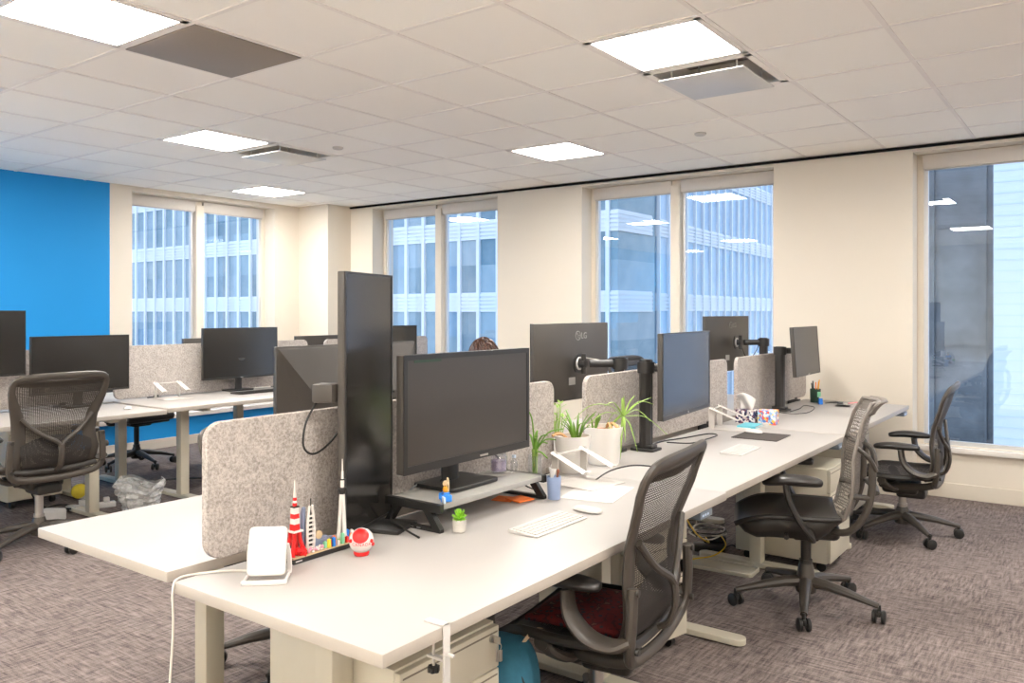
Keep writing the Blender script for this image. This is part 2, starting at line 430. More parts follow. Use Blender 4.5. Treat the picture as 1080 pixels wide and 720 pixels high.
for j in range(j0, j1+2):
    y = CY0+j*CYS
    if YB < y < YW: m.box(XL, XR, y-.0115, y+.0115, H-.0045, H+.03)
struct(m.build('ceiling', [M['ceil'], M['tbar']], smooth=0), 'suspended ceiling of square white tiles in a metal grid')

lamp_txt = {0: 'big white ceiling lamp in the corner beside the grey ceiling panel', 1: 'square ceiling lamp beside the air vent above the blue wall side desks',
            2: 'small distant ceiling lamp above the corner column by the windows', 3: 'square ceiling lamp alone above the window wall, no vent next to it',
            4: 'large square ceiling lamp with the air vent just behind it, over the near desks'}
for k, (x, y) in enumerate(lamps):
    r = thing('ceiling_light', lamp_txt.get(k, 'square ceiling lamp behind or beside the camera, seen only in window reflections'), 'ceiling light', (x, y, H), group='square ceiling lamps')
    w, d = CXS/2-.012, CYS/2-.012
    m = MB()
    for a in (-1, 1):
        m.box(a*w, a*(w-.03), -d, d, -.006, .03); m.box(-w, w, a*d, a*(d-.03), -.006, .03)
    m.box(-w, w, -d, d, .03, .05)
    m.build('frame', M['tbar'], r, smooth=0)
    m = MB(); m.box(-w+.03, w-.03, -d+.03, d-.03, -.003, .004); m.build('diffuser', M['lamp'], r, smooth=0)

for k, (x, y) in enumerate(vents):
    r = thing('air_vent', ['white square air vent behind the large ceiling lamp over the near desks', 'white square air vent behind the ceiling lamp of the blue wall side'][k], 'air vent', (x, y, H), group='ceiling air vents')
    w, d = CXS/2-.012, CYS/2-.012
    m = MB()
    for a in (-1, 1):
        m.box(a*w, a*(w-.035), -d, d, -.006, .01); m.box(-w, w, a*d, a*(d-.035), -.006, .01)
        m.box(a*w, a*(w-.006), -d, d, 0, .16); m.box(-w, w, a*d, a*(d-.006), 0, .16)
    m.build('frame', M['ceil'], r, smooth=0)
    m = MB(); m.box(-w, w, -d, d, .155, .165); m.build('duct', M['greytile'], r, smooth=0)
    m = MB(); m.box(-.235, .235, -.235, .235, -.042, -.034, r=.003)
    for a in (-1, 1):
        for b_ in (-1, 1): m.cyl((a*.18, b_*.18, -.034), (a*.18, b_*.18, .156), .006, seg=8)
    m.build('plaque', M['white'], r)
r = thing('ceiling_panel', 'grey metal mesh square panel in the ceiling next to the corner lamp', 'ceiling panel', (-3.55, 2.368, H))
m = MB(); m.box(-.29, .29, -.295, .295, -.008, -.0005, r=.002); m.build('face', M['greytile'], r)
for lab, x, y in (('small round ceiling sprinkler above the window wall lamp', -2.36, 5.49), ('small round ceiling sprinkler beside the blue side air vent', -4.83, 4.30)):
    r = thing('ceiling_sprinkler', lab, 'sprinkler', (x, y, H), group='ceiling sprinklers')
    m = MB(); m.lathe([(.001, -.016), (.034, -.016), (.042, -.008), (.042, 0)], 20); m.build('cover_plate', M['blind'], r)

# window openings
WZ0, WZ1 = .35, 2.65
openings = [(-7.10, -5.225), (-4.185, -2.292), (-1.222, .70), (1.75, 3.6)]
def wallbox(m, x0, x1, z0, z1, y0=YW, y1=YW+.35): m.box(x0, x1, y0, y1, z0, z1)
m = MB(); xs = XL-.3
for a, b in openings:
    wallbox(m, xs, a, 0, H+.3); wallbox(m, a, b, WZ1, H+.3); wallbox(m, a, b, 0, WZ0, YW+.17); xs = b
wallbox(m, xs, XR+.3, 0, H+.3)
struct(m.build('wall_back', M['wall'], smooth=0), 'cream window wall')
m = MB(); m.box(-7.475, XR, YW-.018, YW-.001, H-.026, H-.006); struct(m.build('shadow_gap_strip', M['black_gap'], smooth=0), 'black strip for the shadow in the gap where ceiling meets window wall')  # shade of the ceiling gap, put in as a solid black strip

def window(name, M4, w, lab):
    """local frame: x along the wall 0..w, y outwards from the frame plane, z up; M4 places it"""
    root = bpy.data.objects.new(name, None); COL.objects.link(root); root.matrix_world = M4; struct(root, lab)
    m = MB(); fw, fd = .045, .07
    mid = w*.49
    m.box(0, fw, 0, fd, WZ0, WZ1); m.box(w-fw, w, 0, fd, WZ0, WZ1)
    m.box(fw, w-fw, 0, fd, WZ0, WZ0+.05); m.box(fw, w-fw, 0, fd, WZ1-.05, WZ1)
    m.box(mid-.045, mid+.045, -.045, fd, WZ0+.05, WZ1-.05)
    m.build('window_frame', M['trim'], root, smooth=0, bevel=.003)
    for a, b in ((fw, mid-.045), (mid+.045, w-fw)):
        g = MB()
        for p, q in ((a, a+.03), (b-.03, b)): g.box(p, q, .012, .058, WZ0+.05, WZ1-.05)
        g.box(a+.03, b-.03, .012, .058, WZ0+.05, WZ0+.08); g.box(a+.03, b-.03, .012, .058, WZ1-.08, WZ1-.05)
        sash = g.build('sash', M['win_frame'], root, smooth=0)
        g = MB(); g.box(a+.03, b-.03, .03, .036, WZ0+.08, WZ1-.08); g.build('pane', M['glass'], sash, smooth=0)
        g = MB(); g.box(a+.002, b-.002, -.034, -.002, WZ1-.115, WZ1-.004, r=.003)
        bl = g.build('roller_blind', M['blind'], root)
        g = MB(); g.box(a+.012, b-.012, -.024, -.010, WZ1-.128, WZ1-.113, r=.003); g.build('hem_bar', M['lgrey'], bl)
    g = MB(); g.box(.002, w-.002, -.06, .012, WZ0, WZ0+.042, r=.006); g.build('sill', M['rwhite'], root)
    return root
for k, (a, b) in enumerate(openings):
    window('window_%d' % (k+1), T(a, YW+.185, 0), b-a, ['window beside the corner column', 'window between two cream piers', 'window beside the far desk end', 'window outside the view'][k])
# low wall base under the window wall
m = MB()
for a, b in openings: m.box(a+.002, b-.002, YW+.158, YW+.169, 0, .115, r=.004)
struct(m.build('baseboard_back', M['trim'], smooth=0))
m = MB(); x = -7.47
for a, b in openings + [(XR, XR)]:
    m.box(x+.002, a-.002, YW-.012, YW-.001, 0, .10, r=.003); x = b
struct(m.build('baseboard_piers', M['trim'], smooth=0))

# wall with the blue paint; its windows look the other way
LO = (4.39, 6.14)
m = MB(); m.mi = 0
m.box(XL-.35, XL, YB-.3, 4.16, 0, H+.3)
m.box(XL-.35, XL, 4.16, 6.86, 0, .30)
m.mi = 1
m.box(XL-.35, XL, 4.16, LO[0], .30, H+.3); m.box(XL-.35, XL, LO[1], YW, .30, H+.3); m.box(XL-.35, XL, *LO, WZ1, H+.3); m.box(XL-.35, XL-.17, *LO, .30, WZ0)
struct(m.build('wall_left', [M['blue'], M['wall']], smooth=0), 'bright blue wall with cream window bay')
window('window_5', Matrix(((0, -1, 0, XL-.185), (1, 0, 0, LO[0]), (0, 0, 1, 0), (0, 0, 0, 1))), LO[1]-LO[0], 'window beside the blue wall')
m = MB(); m.box(XL+.001, XL+.014, YB, 6.49, 0, .10, r=.003); struct(m.build('baseboard_left', M['trim'], smooth=0))
m = MB(); m.box(XL-.16, XL+.035, 3.2, 6.49, .30, .345, r=.005); struct(m.build('trim_2', M['rwhite'], smooth=0), 'white ledge along the blue wall')
m = MB(); m.box(XL, -7.475, 6.50, YW, 0, H); struct(m.build('wall_corner', M['wall'], smooth=0), 'cream boxed column in the corner')
m = MB(); m.box(XR, XR+.3, YB-.3, YW+.35, 0, H+.3); struct(m.build('wall_right', M['bounce_wall'], smooth=0))  # out of view; its white is chosen for bounced light
m = MB(); m.box(XL-.3, XR+.3, YB-.3, YB, 0, H+.3); struct(m.build('wall_rear', M['bounce_wall'], smooth=0))  # also out of view, whitened to reflect light forward
m = MB(); m.box(XL-.3, XR+.3, YB-.3, YW+.35, H+.3, H+.4); struct(m.build('ceiling_slab', M['greytile'], smooth=0))

# ------------------------------------------------------------------ the street outside
def building(name, lab, x0, x1, y0, depth, z0, z1, rz, face, bay, storey, off, mull=.20, band=1.05, dark=False):
    """street front along local x from 0 to w; local y goes back into the block"""
    w = x1-x0
    r = thing(name, lab, 'building', (x0, y0, 0), rz)
    m = MB(); m.box(0, w, 0, depth, z0, z1); m.build('facade', face, r, smooth=0)
    m = MB(); z = off
    while z > z0: z -= storey
    while z < z1:
        k = 0
        while k < 5:
            m.box(-.08, w+.08, -.10, depth*.9, z-band/2+k*band/5, z-band/2+(k+.62)*band/5); k += 1
        m.box(-.04, w+.04, -.02, depth*.9, z-band/2, z+band/2)
        z += storey
    m.build('spandrel_cladding', M['fac_dark' if dark else 'fac_white'], r, smooth=0)
    m = MB(); n = int(w/bay)
    for k in range(n+1): m.box(k*bay-mull/2, k*bay+mull/2, -.16, .02, z0, z1)
    m.build('mullion_lattice', M['fac_dark' if dark else 'fac_white'], r, smooth=0)
    return r
building('street_office_block', 'white banded office block with teal windows across the street', -90, -19.3, 35, 4, -14, 32, 0, M['fac_glass'], 1.35, 3.95, 5.87, .22)
# its return front, receding from the corner
building('street_office_wing', 'pale blue glass office wing receding behind the banded block', -19.3, 20, 39.3, 1.5, -14, 32, math.radians(93.5), M['fac_light'], 1.35, 3.95, 5.87, .13, .95)
building('street_tower', 'dark glass tower between the pale blocks outside', -9.2, -2.95, 30, 8, -14, 40, 0, M['fac_dark'], 1.5, 3.9, 4.2, .06, .14, dark=True)
q = thing('street_corner_block', 'bright pale blue block outside the window by the far chair', 'building', (-2.55, 25.5, 0), 0)
m = MB(); m.box(0, 18, 0, 12, -14, 40); m.build('facade', M['fac_bright'], q, smooth=0)
m = MB()
for k in range(180): m.box(0, 18, -.02, 0, -14+k*.3, -13.96+k*.3)
m.build('louver_cladding', M['fac_line'], q, smooth=0)
m = MB(); m.box(-140, 80, 7.5, 140, -14.3, -14); m.box(-140, -8.5, -60, 7.5, -14.3, -14); struct(m.build('ground', M['concrete'], smooth=0), 'street far below')

w = bpy.data.worlds.new('sky'); sc.world = w; w.use_nodes = True
nt = w.node_tree; bg = nt.nodes['Background']; bg.inputs[1].default_value = 1.0
tc = nt.nodes.new('ShaderNodeTexCoord'); sp = nt.nodes.new('ShaderNodeSeparateXYZ'); rp = nt.nodes.new('ShaderNodeValToRGB')
nt.links.new(tc.outputs['Generated'], sp.inputs[0]); nt.links.new(sp.outputs[2], rp.inputs[0]); nt.links.new(rp.outputs[0], bg.inputs[0])
rp.color_ramp.elements[0].color = (.73, .845, 1.03, 1); rp.color_ramp.elements[1].color = (.60, .81, 1.16, 1)

# ------------------------------------------------------------------ camera
cam = bpy.data.cameras.new('camera'); co = bpy.data.objects.new('camera', cam); COL.objects.link(co)
co.location = (0, 0, 1.43); co.rotation_euler = (PI/2, 0, math.atan2(631, 860))
cam.sensor_width = 36; cam.lens = 860/1080*36; cam.shift_y = -(360-328)/1080; cam.clip_start = .05; cam.clip_end = 500
sc.camera = co
sc.view_settings.view_transform = 'Standard'; sc.view_settings.look = 'None'; sc.view_settings.gamma = 1; sc.view_settings.exposure = 1.03
try: sc.view_settings.use_curve_mapping = False
except Exception: pass
sc.cycles.use_denoising = True
sc.cycles.max_bounces = 10; sc.cycles.diffuse_bounces = 6; sc.cycles.transparent_max_bounces = 24; sc.cycles.sample_clamp_indirect = 6
# ------------------------------------------------------------------ desks
ZT = .727          # desk top height
def desk(lab, x0, x1, y0, y1, legs, zt=ZT, foot=.34, group='white sit-stand desks', tray=True):
    cx = (x0+x1)/2
    r = thing('desk', lab, 'desk', (cx, (y0+y1)/2, 0), group=group)
    w, l = x1-x0, y1-y0
    m = MB(); m.mi = 0; m.box(-w/2, w/2, -l/2, l/2, zt-.030, zt, r=.0025)
    for f in m.bm.faces:
        f.normal_update()
        f.material_index = 0 if f.normal.z > .5 else 1
    m.build('tabletop', [M['white_lam'], M['edge_lam']], r)
    for ly in legs:
        y = ly-(y0+y1)/2
        m = MB(); m.box(-.0325, .0325, y-.035, y+.035, .03, zt-.056, r=.004)
        m.box(-w/2+.06, w/2-.06, y-.03, y+.03, zt-.058, zt-.032, r=.003)
        lg = m.build('leg', M['cream_metal'], r)
        m = MB(); P = rrect(2*foot, .075, .036, 6); m.prism(P, .006, .034, T(0, y, 0))
        for a in (-.9, .9): m.cyl((a*foot, y, 0), (a*foot, y, .008), .022, seg=12)
        m.build('foot', M['cream_metal'], lg, bevel=.004)
    if tray and len(legs) > 1:
        m = MB(); a, b = min(legs)-(y0+y1)/2+.05, max(legs)-(y0+y1)/2-.05
        m.box(-.02, .02, a, b, zt-.075, zt-.045, r=.003); m.build('crossbeam', M['cream_metal'], r)
    return r
def controller(r, y):
    cx, cy = r.location.x, r.location.y
    m = MB(); m.box(AX1-.012-cx-.055, AX1-cx-.004, y-.055-cy, y+.055-cy, ZT-.062, ZT-.033, r=.004); c = m.build('height_control', M['controlgrey'], r)
    m = MB()
    for k in range(3): m.box(AX1-cx-.0055, AX1-cx-.003, y-.04+k*.022-cy, y-.026+k*.022-cy, ZT-.052, ZT-.044)
    m.build('button', M['mint2'], c)
AX0, AX1 = -1.962, -1.20
d1 = desk('long white desk with the brick skyline and tablet stand at its free end', AX0, AX1, 1.188, 3.045, (1.395, 2.72))
d2 = desk('white desk behind the front mesh chair, with potted plants by its screen', AX0-.012, AX1-.012, 3.049, 4.86, (3.39, 4.49), zt=ZT-.002)
d3 = desk('white desk ending at the cream pier, pencil cup on top', AX0-.012, AX1-.012, 4.864, 6.665, (5.15, 6.35))
controller(d1, 2.86); controller(d2, 4.74); controller(d3, 6.50)
BX0, BX1 = -2.805, -2.05
desk('white desk across the screen from the brick skyline, bare free corner', BX0, BX1, 1.222, 3.055, (1.60, 2.70))
db = desk('white desk where the brown-haired person works', BX0, BX1, 3.059, 4.885, (3.45, 4.50))
desk('white desk at the window end across from the pencil cup', BX0, BX1, 4.889, 6.66, (5.25, 6.3))
m = MB(); m.box(.20, .33, -.75, .75, ZT-.17, ZT-.165); m.box(.20, .205, -.75, .75, ZT-.17, ZT-.07); m.box(.325, .33, -.75, .75, ZT-.17, ZT-.07)
for k in range(6): m.box(.20, .33, -.7+k*.28, -.69+k*.28, ZT-.17, ZT-.032)
m.build('cable_tray', M['darkmetal'], db, smooth=0)
CX_0, CX_1 = -6.11, -5.35
desk('white desk behind the mesh chair by the blue wall', CX_0, CX_1, 1.36, 3.19, (1.75, 2.855), zt=.735, foot=.33)
desk('white desk with laptop stand and black keyboard near the blue wall', CX_0, CX_1, 3.20, 5.03, (3.545, 4.66), zt=.745, foot=.33)
desk('white desk of the blue side row nearest to the window wall', CX_0, CX_1, 5.04, 6.78, (5.4, 6.4), zt=.745, foot=.33)
desk('white desk on the blue wall side behind the wide black monitor', -6.98, -6.24, 1.36, 3.19, (1.75, 3.08), foot=.33)
desk('white desk facing the blue wall window, black task chair behind it', -6.98, -6.24, 3.20, 5.03, (3.53, 4.66), foot=.33)
desk('white desk beside the boxed corner column', -6.98, -6.24, 5.04, 6.78, (5.4, 6.4), foot=.33)

def panel(lab, x, y0, y1, z0, z1):
    hw = .0645 if x < -6 else .0425
    r = thing('privacy_panel', lab, 'desk divider', (x, (y0+y1)/2, z0), group='grey felt desk dividers')
    l, h = y1-y0, z1-z0
    m = MB(); m.prism(rrect(l, h, .05, 6, 0, h/2), -.012, .012, Matrix(((0, 0, 1, 0), (1, 0, 0, 0), (0, 1, 0, 0), (0, 0, 0, 1))))
    m.build('board', M['felt'], r, bevel=.003)
    for a in (-.32, .32):
        m = MB(); m.box(-hw, hw, a*l-.03, a*l+.03, -.045, -.002, r=.002); m.box(-.02, -.0125, a*l-.02, a*l+.02, -.003, .012); m.box(.0125, .02, a*l-.02, a*l+.02, -.003, .012)
        m.build('bracket', M['darkmetal'], r)
    return r
panel('grey felt desk divider behind the brick skyline, its rounded end standing free', -2.006, 1.305, 3.035, .742, 1.122)
panel('grey felt desk divider behind the white plant pots and black monitor pole', -2.006, 3.31, 5.07, .742, 1.122)
panel('grey felt desk divider behind the tissue box, ending at the cream pier', -2.006, 5.24, 6.76, .742, 1.122)
panel('pale felt desk divider behind the black-screened monitors on the blue side row', -6.175, 1.4, 3.17, .748, 1.155)
panel('pale felt desk divider below the blue wall window', -6.175, 3.24, 5.11, .748, 1.16)
panel('pale felt desk divider reaching the window wall on the blue side', -6.175, 5.32, 6.80, .748, 1.155)

# ------------------------------------------------------------------ pedestals
def pedestal(lab, x, y, rz, d, w, h, keys=False, z0=.055):
    """front on local +x; d deep, w wide"""
    r = thing('drawer_pedestal', lab, 'drawer unit', (x, y, 0), rz, group='cream drawer pedestals')
    m = MB(); m.box(-d/2, d/2-.02, -w/2, w/2, z0, h, r=.003); m.build('body', M['cream_metal'], r)
    zs = [z0+.004, z0+(h-z0)*.50, z0+(h-z0)*.75, h-.004]
    for a, b in zip(zs, zs[1:]):
        m = MB(); m.box(d/2-.021, d/2, -w/2+.002, w/2-.002, a+.002, b-.002, r=.0025)
        dr = m.build('drawer', M['cream_metal'], r)
        m = MB(); m.box(d/2-.004, d/2+.001, -w/2+.01, w/2-.01, b-.020, b-.0155); m.build('finger_groove', M['seam'], dr)
    for a in (-1, 1):
        for c in (-1, 1):
            m = MB(); px, py = a*(d/2-.06), c*(w/2-.05)
            m.cyl((px, py-.012, .026), (px, py+.012, .026), .0255, seg=18); m.box(px-.02, px+.02, py-.016, py+.016, .045, z0, r=.002)
            m.build('caster', M['black'], r)
    if keys:
        m = MB(); ky, kz = w/2-.035, h-.035
        m.cyl((d/2, ky, kz), (d/2+.008, ky, kz), .011); m.box(d/2+.008, d/2+.030, ky-.002, ky+.002, kz-.010, kz+.010, r=.001)
        for q in range(3): m.box(d/2+.018+q*.004, d/2+.020+q*.004, ky-.005+.004*q, ky+.005+.004*q, kz-.060, kz-.028, r=.001)
        m.tube([V((d/2+.025, ky+.011*math.cos(a), kz-.019+.011*math.sin(a))) for a in [k*PI/6 for k in range(12)]], .0012, 5, closed=True)
        m.build('key_bunch', M['steel'], r)
    return r
pedestal('cream drawer pedestal under the free end of the near desk, keys in its lock', -1.64, 1.634, 0, .50, .40, .553, keys=True)
pedestal('cream drawer pedestal on castors right behind the front mesh chair', -1.742, 3.105, math.radians(-13.6), .50, .40, .60)
pedestal('cream drawer pedestal behind the perforated-back chair', -1.485, 4.775, 0, .53, .40, .57)
pedestal('cream drawer pedestal under the desk beside the cream pier', -1.66, 6.10, 0, .50, .40, .57)
pedestal('pale drawer pedestal on the floor behind the mesh chair by the blue wall', -6.61, 2.76, 0, .50, .38, .56)
p2 = [o for o in COL.objects if o.name == 'drawer_pedestal.001'][0]
m = MB(); m.tube(cr([(.253, .188, .40), (.258, .19, .33), (.256, .186, .28), (.258, .188, .25)], 4), (.006, .001), 6); m.box(.2515, .256, .165, .195, .22, .255, r=.002); m.build('tag', M['red'], p2)
# ------------------------------------------------------------------ chairs
def star_base(r, hub_top=.17, mat='plastic', rad=.325, turn=0, colm='steel', col_top=.36, wheels=True):
    m = MB(); m.lathe([(.030, .085), (.046, .075), (.052, .10), (.046, .135), (.034, hub_top), (.030, hub_top+.01)], 20)
    base = m.build('base', M[mat], r)
    for k in range(5):
        a = math.radians(turn+72*k); c, s = math.cos(a), math.sin(a)
        m = MB()
        P = [V((c*q, s*q, z)) for q, z in ((.02, .125), (.10, .122), (.20, .105), (rad-.03, .082), (rad, .076))]
        m.tube(P, [(.030, .030), (.028, .025), (.023, .020), (.017, .014), (.016, .013)], 10, up=(0, 0, 1))
        m.build('leg', M[mat], base)
        px, py = c*rad, s*rad
        m = MB(); m.cyl((px, py, .05), (px, py, .082), .009, seg=8)
        t2 = a+.9+k*1.3; tx, ty = -math.sin(t2), math.cos(t2)
        m.box(-.016, .016, -.010, .010, .028, .056, r=.006, M=T(px, py, 0) @ Matrix.Rotation(t2, 4, 'Z'))
        ct = m.build('caster', M['black'], r)
        for e in (-1, 1):
            w = MB(); c0 = V((px+tx*e*.011, py+ty*e*.011, .0305)); c1 = V((px+tx*e*.029, py+ty*e*.029, .0305))
            ax = (c1-c0).normalized()
            w.tube([c0, c0+ax*.003, c1-ax*.004, c1], [.026, .030, .030, .022], 20); w.build('wheel', M['black'], ct)
    m = MB(); m.cyl((0, 0, hub_top-.02), (0, 0, col_top), .0235, seg=16); m.cyl((0, 0, hub_top-.03), (0, 0, hub_top+.03), .030, seg=16)
    m.build('gas_column', M[colm], r)

# back of the mesh chair: profile (t, y, z, half width)
BK = [(0, -.205, .455, .190), (.10, -.235, .490, .232), (.24, -.250, .560, .238), (.42, -.238, .660, .222), (.60, -.250, .765, .232), (.78, -.290, .880, .262), (.90, -.310, .955, .275), (1.0, -.338, 1.005, .262)]
def mesh_chair(lab, x, y, rz, lift=0, base_turn=10, sc_=1.0, group='graphite mesh office chairs'):
    """front looks to local +y"""
    r = thing('mesh_office_chair', lab, 'office chair', (x, y, 0), rz, group)
    L = lift
    star_base(r, turn=base_turn, col_top=.37+L)
    def bp(t, s_, push=0):
        yy, zz, w = interp(BK, t)
        curve = .045*(1-abs(s_)**2)          # the mesh bows backwards between the side rails
        return V((s_*w, yy-curve*.5-push, zz+L))
    # outer rail: up one side, over the top, down the other
    pts = []
    for k in range(13): pts.append(bp(k/12*.93, -1))
    top = []
    for k in range(1, 12):
        a = PI-PI*k/12; ca, sa = math.cos(a), math.sin(a)
        cx = math.copysign(abs(ca)**.55, ca); tt = .93+.07*abs(sa)**.55
        top.append(bp(tt, cx) + V((0, .0, .012*sa)))
    pts += top
    for k in range(12, -1, -1): pts.append(bp(k/12*.93, 1))
    for k in range(1, 6):
        q = 1-2*k/6; p = bp(0, q); pts.append(p + V((0, 0, -.018*(1-q*q))))
    n = len(pts)
    rr = []
    for p in pts:
        t_ = (p.z-L-.45)/.56
        rr.append((.012, .026) if .12 < t_ < .86 else (.013, .019))
    m = MB(); m.tube(pts, rr, 10, closed=True, up=None)
    m2 = MB()
    # rails with a steady section: width lies in the plane of the back
    P = [V(p) for p in pts]; rings = []
    for i in range(n):
        t = (P[(i+1) % n]-P[i-1]).normalized(); nb = V((0, 1, .12)).normalized()
        a = t.cross(nb).normalized(); b_ = nb
        tt = (P[i].z-L-.45)/.56
        side = abs(P[i].x) > .15
        wa = .021+(.019*max(0, 1-((tt-.40)/.42)**2) if side else 0)
        rings.append(m2.ring(P[i]-V((math.copysign(wa-.021, P[i].x) if side else 0, 0, 0)), a, b_, wa, .0135, 10))
    m2.skin(rings, closed=True); m.bm.free()
    m2.build('back_frame', M['plastic'], r)
    # head rail: the smooth lip under the top edge
    m = MB()
    m.grid(lambda u, v: bp(.975-.085*v*(1-.45*(2*u-1)**2), (2*u-1)*.93) + V((0, .006, 0)), 20, 4)
    m.build('top_lip', M['plastic'], r, solid=.008)
    # mesh, denser at the lower back
    m = MB(); m.grid(lambda u, v: bp(.02+v*.93, (2*u-1)*.93), 14, 26, su=.46, sv=.56)
    m.build('back_mesh', M['weave'], r)
    m = MB()
    m.grid(lambda u, v: bp(.05+v*.38*(1-.25*(2*u-1)**2), (2*u-1)*(.80+.1*v), .012), 12, 10, su=.38, sv=.2)
    m.build('lumbar_pad', M['weave_dense'], r)
    # Y-shaped sacral support
    m = MB()
    for sgn in (-1, 1):
        P = cr([bp(.62, sgn*.88, .016), bp(.47, sgn*.52, .035), bp(.36, sgn*.12, .045), bp(.31, 0, .048)], 5)
        m.tube(P, (.013, .011), 8, up=(0, 1, 0))
    P = cr([bp(.33, 0, .048), bp(.20, 0, .05), bp(.06, 0, .05), bp(.0, 0, .03)], 5)
    m.tube(P, [(.019, .011)]*len(P), 8, up=(0, 1, 0))
    m.build('back_support', M['plastic'], r)
    # yoke: U-shaped lower frame with the two uprights carrying the arms
    m = MB()
    Y = [(-.262, -.275, .655), (-.270, -.275, .56), (-.268, -.268, .47), (-.225, -.258, .425), (-.12, -.262, .412), (0, -.265, .408), (.12, -.262, .412), (.225, -.258, .425), (.268, -.268, .47), (.270, -.275, .56), (.262, -.275, .655)]
    P = [p+V((0, 0, L)) for p in cr(Y, 4)]
    m.tube(P, [(.020, .017)]*len(P), 10, up=(0, 1, 0))
    yoke = m.build('yoke', M['plastic'], r)
    for sgn in (-1, 1):
        for z in (.645, .475):
            m = MB(); m.cyl((sgn*.264, -.297, z+L), (sgn*.264, -.286, z+L), .011, seg=12); m.build('bolt', M['plastic2'], yoke)
        m = MB(); P = cr([(sgn*.20, -.21, .425+L), (sgn*.195, -.15, .405+L), (sgn*.15, -.02, .385+L), (sgn*.10, .06, .375+L)], 5)
        m.tube(P, [(.019, .022)]*len(P), 10, up=(0, 0, 1)); m.build('swing_arm', M['plastic'], r)
        # armrest
        m = MB(); P = cr([(sgn*.268, -.215, .500+L), (sgn*.288, -.17, .487+L), (sgn*.298, -.10, .505+L), (sgn*.298, -.045, .560+L), (sgn*.292, -.03, .632+L)], 6)
        m.tube(P, [(.018, .034+.011*math.sin(PI*k/(len(P)-1))) for k in range(len(P))], 12, up=(sgn, 0, 0))
        arm = m.build('armrest', M['plastic'], r)
        m = MB(); P = cr([(sgn*.280, -.135, .650+L), (sgn*.286, -.05, .655+L), (sgn*.286, .04, .655+L), (sgn*.270, .125, .643+L)], 5)
        rr = [(.043*(1-.55*abs(2*k/(len(P)-1)-1)**3.5), .023*(1-.5*abs(2*k/(len(P)-1)-1)**3)) for k in range(len(P))]
        m.tube(P, rr, 14, up=(0, 0, 1)); m.build('arm_pad', M['pad'], arm, sub=1)
    # side knob of the lumbar adjustment
    m = MB(); m.cyl((.286, -.25, .57+L), (.315, -.25, .57+L), .022, .018, seg=16); m.build('knob', M['plastic2'], r)
    # seat: rolled rim and mesh
    def sp(u, v):
        q = v*2-1
        yy = -.205+.45*v; w = .232+.022*math.sin(PI*min(1, v*1.1))
        z = .452-.010*math.sin(PI*v)-(.045*max(0, (v-.72)/.28)**2)+.016*(2*u-1)**2
        return V(((2*u-1)*w, yy, z+L))
    rim = [sp(0, k/10) for k in range(11)] + [sp(k/10, 1)+V((0, .02*math.sin(PI*k/10), -.008*math.sin(PI*k/10))) for k in range(1, 10)] + [sp(1, 1-k/10) for k in range(11)] + [sp(1-k/8, 0) for k in range(1, 8)]
    m = MB(); m.tube(rim, (.017, .013), 8, closed=True); sf = m.build('seat_frame', M['plastic2'], r)
    m = MB(); m.grid(lambda u, v: sp(.02+.96*u, .02+.96*v)+V((0, 0, .006-.02*math.sin(PI*u)*math.sin(PI*v))), 12, 12, su=.48, sv=.45)
    m.build('seat', M['weave_dense'], r)
    # tilt box with its lugs
    m = MB()
    m.box(-.105, .105, -.10, .11, .325+L, .400+L, r=.025, seg=3); m.box(-.075, .075, -.14, .03, .298+L, .36+L, r=.02, seg=3)
    m.cyl((-.13, .02, .372+L), (.13, .02, .372+L), .032, seg=18); m.cyl((-.16, .10, .385+L), (.16, .10, .385+L), .016, seg=12)
    tb = m.build('tilt_box', M['plastic2'], r)
    for sgn in (-1, 1):
        m = MB(); P = cr([(sgn*.215, .09, .428+L), (sgn*.205, .07, .395+L), (sgn*.165, .03, .37+L), (sgn*.12, .02, .37+L)], 4)
        m.tube(P, [(.017, .024)]*len(P), 8, up=(0, 1, 0)); m.cyl((sgn*.232, .09, .425+L), (sgn*.205, .09, .425+L), .024, seg=14)
        m.build('link', M['plastic'], r)
    m = MB(); m.tube([(.10, .05, .375+L), (.20, .06, .365+L), (.255, .06, .362+L)], [.006, .006, .011], 8); m.build('lever', M['black'], r)
    for c in r.children:
        if c.name.split('.')[0] in ('back_frame', 'top_lip', 'back_mesh', 'lumbar_pad', 'back_support', 'yoke', 'knob'): c.location.y = .05
    return r
A = math.radians
# facing -x is a turn of +90 deg for a chair that looks along +y
FRONT = (-1.372, 2.345, A(97))
mesh_chair('graphite mesh office chair with red cushion pushed under the front of the near desk', *FRONT, lift=-.03, base_turn=30)
mesh_chair('graphite mesh office chair beside the window with the pale blue block outside', -1.075, 5.700, A(93), lift=-.05, base_turn=-1)
mesh_chair('graphite mesh office chair seen from behind at the blue wall desks', -5.26, 2.30, A(92), lift=.035, base_turn=59)
mesh_chair('mesh office chair mostly hidden by the first felt divider, its base under the near desks', -2.68, 2.19, A(-80), lift=-.065, base_turn=20)
mesh_chair('mesh office chair tucked behind the divider with the plant pots, only its top showing', -2.98, 6.02, A(-95), lift=.02)
mesh_chair('mesh office chair carrying the brown-haired person', -3.25, 3.95, A(-90), lift=-.02)
mesh_chair('mesh office chair at the blue side desk, only an arm pad showing past a monitor', -5.15, 4.45, A(88), lift=.04)

